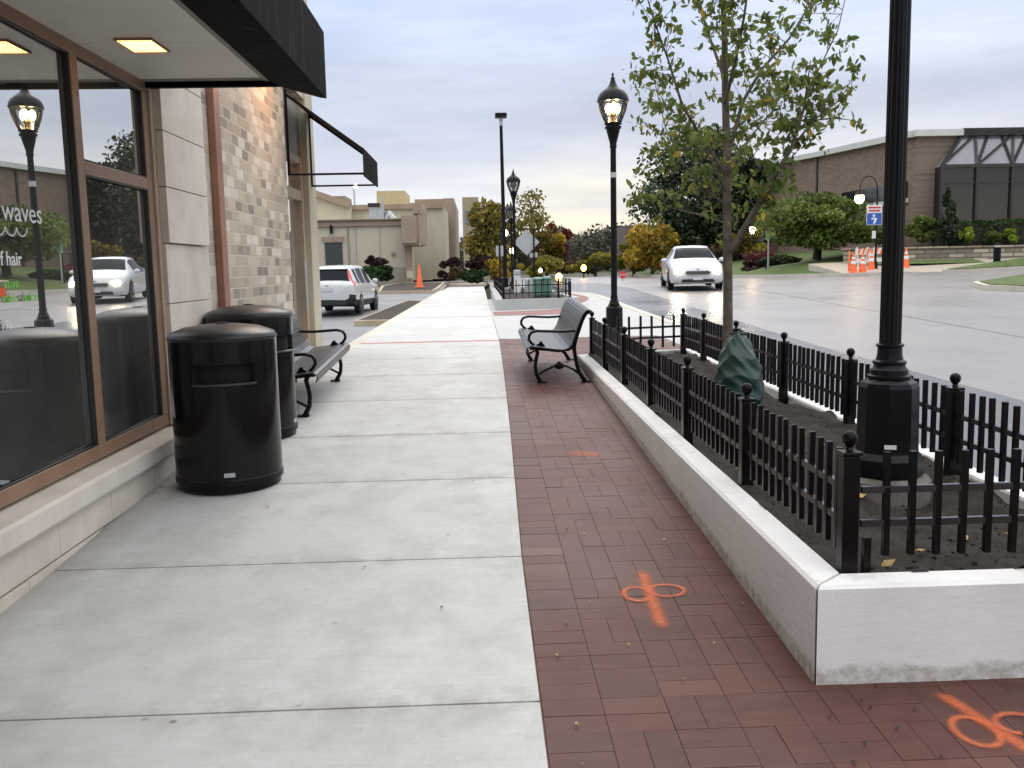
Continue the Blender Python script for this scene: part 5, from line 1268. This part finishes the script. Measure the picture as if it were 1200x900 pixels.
for (a, b_) in zip(pp, pp[1:]):
    m = MB()
    for z in (.15, .34): m.bar((*a, tz + z), (*b_, tz + z), .02, .025)
    m.build('rail', M['fence'], ff, world=True)
    L = math.hypot(b_[0] - a[0], b_[1] - a[1]); st_ = .16 if L < 3 else .45
    for k in range(int(L / st_)):
        o = put('picket', FME['km'], ff); t = k * st_ / L; o.location = (lerp(a[0], b_[0], t) - .62, lerp(a[1], b_[1], t) - 22.95, 0); o.scale = (1, 1, 1.2)
for p in pp[1:4]:
    o = put('post', FME['pm'], ff); o.location = (p[0] - .62, p[1] - 22.95, 0); f_ = put('finial', FME['fm'], o); f_.location = (0, 0, .405)
def cabinet(x, Y, w, h, label):
    r = thing('utility_cabinet', label, 'utility cabinet', (x, Y, tz - .06), 0, 'green utility cabinets in the far planter')
    MB().box(-w / 2, w / 2, -.25, .25, 0, h).build('housing', M['cabinet'], r, bevel=.08); g_ = MB()
    for k in range(5): g_.box(-w / 2 + .06 + k * (w - .12) / 5, -w / 2 + .06 + (k + .55) * (w - .12) / 5, -.262, -.252, .08, h - .12)
    g_.build('louvres', M['cabinet'], r); MB().box(-w / 2 - .01, w / 2 + .01, -.26, .26, h * .86, h * .88).build('lid_seam', M['black'], r)
cabinet(at(630.5, 340, 26).x, 26, .30, .56, 'left green utility cabinet behind the far planter railing'); cabinet(at(641, 340, 26).x, 26, .26, .58, 'right green utility cabinet behind the far planter railing, next to its end post')
wc = thing('meter_pedestal', 'narrow white meter pedestal beside the far planter lamp post', 'utility box', (at(606, 330, 30).x, 30, tz - .08)); MB().box(-.1, .1, -.1, .1, 0, .62).build('housing', M['whitepaint'], wc, bevel=.02); MB().box(-.11, .11, -.12, .11, .62, .78).build('pedestal_cap', M['gal'], wc, bevel=.02)
wp_ = thing('meter_pedestal', 'low pale utility box right of the far planter lamp post', 'utility box', (at(619, 335, 31).x, 31, tz - .08)); MB().box(-.11, .11, -.1, .1, 0, .45).build('housing', M['gal'], wp_, bevel=.02); MB().box(-.12, .12, -.11, .11, .451, .48).build('lid', M['whitepaint'], wp_, bevel=.01)
def signback(u, v, Y, w, h, rot, label, vb=345, side=0):
    p = at(u, v, Y); zb = max(tz - .1, .6); r = thing('road_sign', label, 'road sign', (p.x, Y, zb), 0, 'road signs seen from behind')
    MB().tube([(side, 0, 0), (side, 0, p.z - zb + h * .7)], .03, 8).build('post', M['black'], r)
    m = MB(); pts_ = [(-w / 2, -h / 2), (w / 2, -h / 2), (w / 2, h / 2), (-w / 2, h / 2)]; c_, s_ = math.cos(rot), math.sin(rot)
    m.extr([(x * c_ - y_ * s_, .03, p.z - zb + x * s_ + y_ * c_) for x, y_ in pts_], (0, .015, 0)); m.build('plate', M['signback'], r)
    return r
s_ = signback(617, 284, 35.5, .70, .70, rad(45), 'large grey diamond sign back behind the far lamp post', side=.28)
MB().box(.12, .42, .03, .045, at(625, 299, 35.5).z - tz + .1 - .09, at(625, 299, 35.5).z - tz + .1 + .09).build('supplementary_plate', M['signback'], s_)
signback(585.5, 294, 33, .26, .37, 0, 'small grey rectangular sign back left of the far lamp posts')
# tall car park light
tl = thing('area_light', 'very tall slim black area light with flat twin heads behind the far planter', 'light pole', (at(592, 330, 42).x, 42, .6))
tz2 = at(588, 133, 42).z - .6
m = MB(); m.lathe([(.16, 0), (.16, .5), (.1, .55), (.085, .6)], 12); m.tube([(0, 0, .5), (-.04, 0, tz2 - .5)], [.10, .07], 10); m.build('pole', M['black'], tl, smooth=40)
MB().box(-.30, .22, -.3, .3, tz2 - .18, tz2).build('head', M['black'], tl, bevel=.03); MB().box(-.12, .04, -.06, .06, tz2 - .55, tz2 - .18).build('neck', M['gal'], tl)
# stop sign far down the road
p = at(730, 322, 48); ss = thing('stop_sign', 'small distant red octagonal stop sign below the trees', 'stop sign', (p.x, 48, .5)); hz = p.z - .5
MB().tube([(0, .03, 0), (0, .03, hz + .2)], .03, 6).build('post', M['gal'], ss)
MB().extr([(.20 * math.cos(math.pi / 8 + k * math.pi / 4), -.012, hz + .20 * math.sin(math.pi / 8 + k * math.pi / 4)) for k in range(8)], (0, .015, 0)).build('panel', M['signred'], ss)
cu = bpy.data.curves.new('t', 'FONT'); cu.body = 'STOP'; cu.size = .14; cu.align_x = 'CENTER'; cu.extrude = .001
ob_ = bpy.data.objects.new('t', cu); COL.objects.link(ob_); bpy.context.view_layer.update(); me = bpy.data.meshes.new_from_object(ob_.evaluated_get(bpy.context.evaluated_depsgraph_get())); bpy.data.objects.remove(ob_)
me.transform(Matrix(((1, 0, 0, 0), (0, 0, -1, -.016), (0, 1, 0, hz - .05), (0, 0, 0, 1)))); me.materials.clear(); me.materials.append(M['reflect']); put('lettering', me, ss)
# distant lights
def dlamp(u, v, Y, m_, label, r_=.14):
    p = at(u, v, Y); zb = BASE(p.x, Y) - .05; t = thing('path_light', label, 'lamp', (p.x, Y, zb), 0, 'small lights in the distance')
    MB().tube([(0, 0, 0), (0, 0, p.z - zb - r_)], .04, 6).build('post', M['black'], t); MB().ball((0, 0, p.z - zb), r_, 10, 8, (1, 1, 1.2)).build('globe', M[m_], t, smooth=60)
dlamp(592, 273, 58, 'paleglow', 'bright white light against the golden tree, beside the tall light pole', .17)
dlamp(600, 294, 58, 'paleglow', 'white light just left of the grey diamond sign', .16)
dlamp(587, 317, 58, 'amber', 'small amber light low among the yellow leaves left of the far lamp', .14)
dlamp(633, 317, 60, 'paleglow', 'small pale light above the green cabinets', .12)
dlamp(655, 325, 45, 'amber', 'bright orange light just right of the far planter', .17)
dlamp(684, 314, 60, 'amber', 'small yellow light in front of the yellow green bush', .18)

# ------------------------------------------------------------------ trees and shrubs
TG = 'autumn trees at the end of the street'
tree('autumn_tree', 'tall olive gold tree right of the far beige buildings', 'olive', 578, 236, 334, 78, 62, 5200, .17, group=TG, clumps=16)
tree('autumn_tree', 'thin half bare tree rising behind the far lamp posts', 'olive', 622, 220, 300, 76, 72, 1100, .15, group=TG, clumps=12, hollow=.2)
tree('autumn_tree', 'low bright yellow bush left of the far planter', 'gold', 582, 300, 334, 34, 56, 1500, .12, group=TG, trunk=False, cat='bush')
tree('autumn_tree', 'golden orange tree behind the grey diamond sign', 'gold', 640, 266, 312, 56, 74, 2400, .17, group=TG)
tree('autumn_tree', 'dark crimson tree between the golden tree and the dark wood', 'red', 652, 258, 318, 44, 88, 2200, .2, group=TG, shape='round')
tree('autumn_tree', 'yellow green bush behind the green cabinets', 'ygreen', 630, 297, 330, 46, 60, 1700, .14, group=TG, trunk=False, cat='bush')
tree('autumn_tree', 'brown autumn scrub right of the far planter', 'brush', 668, 296, 335, 52, 72, 2000, .17, group=TG, trunk=False, cat='bush')
tree('autumn_tree', 'rounded yellow green tree left of the second lamp post', 'ygreen', 697, 296, 331, 62, 70, 2600, .16, group=TG, cat='tree')
tree('autumn_tree', 'yellow tree between the second lamp post and the white saloon', 'gold', 764, 256, 330, 62, 60, 3600, .15, group=TG, clumps=14)
tree('autumn_tree', 'lower yellow green tree right of the stop sign', 'ygreen', 742, 284, 334, 52, 64, 2200, .15, group=TG)
tree('autumn_tree', 'dull olive shrubs below the conifer, left of the tree trunk', 'brush', 835, 284, 326, 90, 62, 2600, .16, group=TG, trunk=False, cat='bush')
tree('autumn_tree', 'yellow leaved tree behind the street tree trunk', 'gold', 876, 262, 318, 46, 58, 1500, .14, group=TG)
cf = tree('conifer', 'large dark conifer behind the young street tree', 'conifer', 830, 146, 322, 150, 66, 15000, .20, clumps=44, hollow=.15)
cf2 = tree('conifer', 'dark evergreen shoulder right of the large conifer', 'conifer', 893, 192, 310, 84, 68, 6000, .20, clumps=16, hollow=.2)
tree('round_tree', 'broad round green tree in front of the brown brick building', 'green', 958, 226, 310, 142, 46, 16000, .105, clumps=36, hollow=.35, base=1.75)
# far wood as one mass
wd = []; wt_ = []
for k in range(90):
    x = random.uniform(-8, 34); y_ = random.uniform(112, 135); h = random.uniform(4.0, 6.0) * (1.12 if 11 < x < 20 else .9)
    p = blob((x, y_, .8 + h * .52), (random.uniform(1.4, 2.6), 1.5, h * .5), 330, .4); wd.append(p); wt_.append(np.clip(RNG.normal(random.uniform(.15, .75), .18, 330), 0, 1))
wo = leaves('far_wood', LM['wood'], None, np.concatenate(wd), .30, tint=np.concatenate(wt_)); tag(wo, 'far off dark mixed wood along the skyline', 'wood', kind='stuff')
wd = []; wt_ = []
for k in range(150):
    x = random.uniform(-150, 160); y_ = random.uniform(150, 190); h = random.uniform(4.5, 7.5)
    p = blob((x, y_, .8 + h * .5), (random.uniform(4, 6), 3, h * .5), 160, .4); wd.append(p); wt_.append(np.clip(RNG.normal(random.uniform(.15, .6), .18, 160), 0, 1))
wo = leaves('farther_wood', LM['wood'], None, np.concatenate(wd), .8, tint=np.concatenate(wt_)); tag(wo, 'hazy treeline beyond the dark wood', 'wood', kind='stuff')
hf = thing('far_house', 'distant flat roofed building peeping over the trees right of the second lamp', 'building', (at(748, 275, 100).x, 100, .9)); m = MB(); m.box(at(733, 275, 100).x, at(775, 275, 100).x, 100, 106, .8, at(750, 264, 100).z); m.build('wall', mat('far purple brown wall', C(.12, .09, .085), C(.15, .115, .105), 2, .9), hf, world=True); m = MB(); m.box(at(737, 275, 100).x, at(748, 275, 100).x, 99.9, 99.99, 3, at(750, 273, 100).z); m.build('window', M['darkglass'], hf, world=True)
SG = 'shrubs by the beige building'
tree('shrub', 'dark plum clipped shrub above the hedge by the beige building', 'plum', 440.5, 300, 315, 27, 53.5, 2200, .09, trunk=False, group=SG, cat='shrub', base=.7)
tree('shrub', 'clipped green hedge block behind the parked white car', 'hedge', 444, 311, 335, 52, 53, 4200, .09, trunk=False, group=SG, cat='hedge')
tree('shrub', 'round burgundy shrub at the corner of the beige building', 'plum', 527, 301, 334, 31, 56, 2800, .1, trunk=False, group=SG, cat='shrub')
tree('shrub', 'small tan leaved bush in front of the burgundy shrub', 'brush', 531, 310, 328, 18, 54.5, 700, .09, trunk=False, group=SG, cat='shrub')
tree('shrub', 'dark low shrubs left of the far planter', 'hedge', 552, 314, 336, 36, 55, 2000, .11, trunk=False, group=SG, cat='shrub')
tree('shrub', 'dark shadowy brush under the olive gold tree', 'plum', 562, 296, 322, 30, 60, 1500, .13, trunk=False, group=SG, cat='shrub')
RG = 'shrubs on the bank across the road'
tree('shrub', 'red leaved shrub under the street lamp left of the round tree', 'red', 893, 294, 322, 56, 51, 1800, .10, trunk=False, group=RG, cat='shrub', base=.95)
tree('shrub', 'dark green low shrub beside the pale green sign post', 'hedge', 922, 298, 326, 54, 48, 2400, .09, trunk=False, group=RG, cat='shrub', base=.97)
tree('shrub', 'dusky shrub in front of the red leaved one', 'plum', 886, 305, 328, 50, 48.5, 1500, .09, trunk=False, group=RG, cat='shrub', base=.95)
tree('shrub', 'fresh green shrub behind the near lamp post, on the terrace', 'green', 1078, 250, 290, 48, 43.1, 4000, .08, trunk=False, group=RG, cat='shrub', base=2.05)
tree('shrub', 'green shrub behind the crook lamp sign, left on the terrace', 'green', 1034, 262, 290, 34, 43.3, 2200, .08, trunk=False, group=RG, cat='shrub', base=2.05)
tree('conifer', 'slim dark conifer against the glazed bay', 'conifer', 1110, 228, 288, 26, 42.7, 2200, .08, clumps=9, shape='cone', group=RG, base=2.05)
tree('shrub', 'bright lime shrub left of the bollard light', 'lime', 1134, 266, 286, 21, 42.3, 900, .07, trunk=False, group=RG, cat='shrub', base=2.05)
tree('shrub', 'bright lime shrub right of the bollard light', 'lime', 1185, 267, 286, 24, 42.3, 900, .07, trunk=False, group=RG, cat='shrub', base=2.05)
tree('shrub', 'small mid green shrub behind the bollard light', 'green', 1162, 272, 286, 20, 42.4, 800, .07, trunk=False, group=RG, cat='shrub', base=2.05)
# clipped hedge in front of the bay
hg = thing('hedge', 'long clipped dark green hedge under the dark glazed bay', 'hedge', (28, 42.95, 2.05))
n = 9000; hx = RNG.uniform(at(1095, 270, 42.9).x, 36, n); hy = 42.95 + RNG.uniform(-.35, .35, n); hzz = 2.05 + RNG.uniform(0, 1, n) ** .6 * (at(1150, 257, 42.9).z - 2.05) + (hx - 25) * .02
leaves('hedge_foliage', LM['hedge'], hg, np.stack([hx, hy, hzz], 1), .08)
m = MB(); m.box(at(1097, 270, 42.9).x, 36, 42.75, 43.1, 2.0, at(1150, 262, 42.9).z); m.build('stems', M['darkbark'], hg, world=True)

# ------------------------------------------------------------------ utility paint marks on the pavers
PROF = ((-1, 0), (-.66, .28), (-.33, .8), (0, 1), (.33, .8), (.66, .28), (1, 0))
def stroke(mb_v, mb_f, ed, path, w):
    m = len(PROF)
    for i, (x, y_) in enumerate(path):
        a = path[max(i - 1, 0)]; b_ = path[min(i + 1, len(path) - 1)]; d = Vector((b_[0] - a[0], b_[1] - a[1])).normalized(); nn = Vector((-d.y, d.x))
        for k, e in PROF:
            X_, Y_ = x + nn.x * k * w, y_ + nn.y * k * w; mb_v.append((X_, Y_, G(Y_) + .0035)); ed.append(e if 0 < i < len(path) - 1 or path[0] == path[-1] else 0)
    n0 = len(mb_v) - m * len(path)
    for i in range(len(path) - 1):
        for k in range(m - 1): a = n0 + m * i + k; mb_f.append((a, a + 1, a + m + 1, a + m))
def mark(label, strokes, fade=1):
    v, f_, ed = [], [], []
    for k, (p, w) in enumerate(strokes):
        n0 = len(v); stroke(v, f_, ed, p, w)
        for i in range(n0, len(v)): v[i] = (v[i][0], v[i][1], v[i][2] + .0008 * k)
    me = bpy.data.meshes.new('paint_mark'); me.from_pydata(v, [], f_); a = me.attributes.new('edge', 'FLOAT', 'POINT'); a.data.foreach_set('value', [q * fade for q in ed]); me.materials.append(M['mark'])
    o = put('paint_mark', me); tag(o, label, 'paint mark', 'orange utility marks sprayed on the pavers')
loop = lambda cx, cy, rx_, ry_: [(cx + rx_ * math.cos(t), cy + ry_ * math.sin(t)) for t in [k * 2 * math.pi / 22 for k in range(23)]]
line = lambda a, b_, n=8: [(lerp(a[0], b_[0], k / n), lerp(a[1], b_[1], k / n)) for k in range(n + 1)]
mark('orange sprayed stroke with two loops on the pavers left of the planter corner', [(line((.70, 3.98), (.675, 3.36), 10), .042), (loop(.635, 3.71, .056, .072), .020), (loop(.765, 3.735, .074, .062), .017)])
mark('orange sprayed stroke with loops on the pavers at the lower right of the picture', [(line((1.475, 2.83), (1.60, 2.40), 12), .040), (loop(1.475, 2.59, .062, .082), .020), (loop(1.63, 2.62, .072, .06), .018)])
mark('faint orange smear on the pavers near the middle of the brick strip', [(line((.60, 6.15), (.80, 6.02), 6), .075), (loop(.68, 6.1, .10, .05), .03)], .42)
# litter
lm_ = mat('dry leaf', C(.40, .27, .10), C(.5, .36, .16), 8, .8); dm_ = mat('dark leaf', C(.04, .03, .02), None, rough=.8)
for k in range(42):
    x, y_ = random.uniform(.25, 1.08), 2.2 + 5.5 * random.random() ** 1.5
    if k % 3 == 0 and k < 30: x, y_ = random.uniform(1.0, 1.7), random.uniform(2.35, 2.85)
    if k > 37: x, y_ = random.uniform(-1.9, .1), random.uniform(2.4, 6.5)
    s = random.uniform(.004, .008); m = MB(); pts_ = [(s * math.cos(a) * (1.5 if q % 2 else .8), s * math.sin(a), .004 + .003 * (q % 3)) for q, a in enumerate([j_ * 1.047 for j_ in range(6)])]; m.add(pts_, [tuple(range(6))])
    o = m.build('fallen_leaf', lm_ if k % 3 else dm_, fix=False); o.location = (x, y_, G(y_) + .002); o.rotation_euler = (0, 0, random.uniform(0, 6)); tag(o, 'tiny fallen leaf scrap lying on the pavement', 'leaf', 'fallen leaf scraps')
for k in range(16):
    x, y_ = random.uniform(1.3, 2.3), random.uniform(3.1, 5.2); s = random.uniform(.012, .022); m = MB()
    m.add([(s * math.cos(a) * (1.5 if q % 3 == 0 else .7), s * math.sin(a), .004 + .006 * (q % 2)) for q, a in enumerate([j_ * 1.047 for j_ in range(6)])], [tuple(range(6))])
    o = m.build('fallen_leaf', lm_, fix=False); o.location = (x, y_, soilz(x, y_) + .012); o.rotation_euler = (random.gauss(0, .3), random.gauss(0, .3), random.uniform(0, 6)); tag(o, 'dry tan leaf lying on the dark planter soil', 'leaf', 'leaves on the planter soil')

# ------------------------------------------------------------------ world and sun
w = bpy.data.worlds.new('World'); scene.world = w; w.use_nodes = True
t = NT(w); t.n.clear()
out = t.add('ShaderNodeOutputWorld')
sky = t.add('ShaderNodeTexSky', sky_type='NISHITA'); sky.sun_disc = False; sky.sun_elevation = rad(14); sky.sun_rotation = rad(12); sky.air_density = 1.2; sky.dust_density = 2
b1_ = t.add('ShaderNodeBackground'); b1_.inputs[1].default_value = .06; t.link(sky.outputs[0], b1_.inputs[0])
g = t.add('ShaderNodeTexCoord').outputs['Generated']
sx = t.add('ShaderNodeSeparateXYZ'); t.link(g, sx.inputs[0]); el = sx.outputs[2]
nz = t.noise(3.2, 5, .55, t.scaled(g, (1, 1, 5.5), (.3, .2, 0))); nz2 = t.noise(2.1, 6, .6, t.scaled(g, (1, 1, 6.5), (4, 2, 1)))
e2 = t.math('ADD', el, t.math('MULTIPLY', t.math('SUBTRACT', nz, .5), .13))
cool = t.ramp(e2, [(0, C(.62, .66, .74)), (.075, C(.66, .69, .76)), (.12, C(.54, .585, .70)), (.17, C(.53, .59, .72)), (.215, C(.58, .66, .82)), (.29, C(.58, .68, .90)), (.42, C(1.38, 1.42, 1.52)), (.7, C(1.85, 1.82, 1.80)), (1, C(2.1, 2.05, 1.98))])
warm = t.ramp(e2, [(0, C(.88, .80, .64)), (.055, C(.90, .83, .69)), (.08, C(.70, .69, .68)), (.11, C(.56, .59, .67)), (.15, C(.50, .55, .67)), (.21, C(.58, .66, .82)), (.29, C(.58, .68, .90)), (.42, C(1.38, 1.42, 1.52)), (.7, C(1.85, 1.82, 1.80)), (1, C(2.1, 2.05, 1.98))])
col = t.mix(t.ramp(sx.outputs[0], [(.0, C(0, 0, 0)), (.08, C(1, 1, 1))]), cool, warm)
col = t.mix(t.ramp(nz2, [(.38, C(0, 0, 0)), (.62, C(1, 1, 1))]), t.mix(1, col, C(1.09, 1.075, 1.05), 'MULTIPLY'), t.mix(1, col, C(.79, .81, .86), 'MULTIPLY'))
b2_ = t.add('ShaderNodeBackground'); b2_.inputs[1].default_value = 1.0; t.link(col, b2_.inputs[0])
mx = t.add('ShaderNodeMixShader'); mx.inputs[0].default_value = .88; t.link(b1_.outputs[0], mx.inputs[1]); t.link(b2_.outputs[0], mx.inputs[2]); t.link(mx.outputs[0], out.inputs[0])
sd = bpy.data.lights.new('sun', 'SUN'); sd.energy = .5; sd.angle = rad(25); sd.color = (1, .93, .84); so_ = bpy.data.objects.new('sun', sd); COL.objects.link(so_)
az = rad(12); el_ = rad(38); dv = Vector((math.sin(az) * math.cos(el_), math.cos(az) * math.cos(el_), math.sin(el_))); so_.rotation_euler = dv.to_track_quat('Z', 'Y').to_euler()
sky.sun_elevation = el_; sky.sun_rotation = az
vs_ = scene.view_settings; vs_.view_transform = 'Standard'; vs_.look = 'None'; vs_.exposure = .40; vs_.gamma = 1
scene.cycles.use_denoising = True; scene.cycles.max_bounces = 8; scene.cycles.sample_clamp_indirect = 25; scene.cycles.caustics_reflective = False
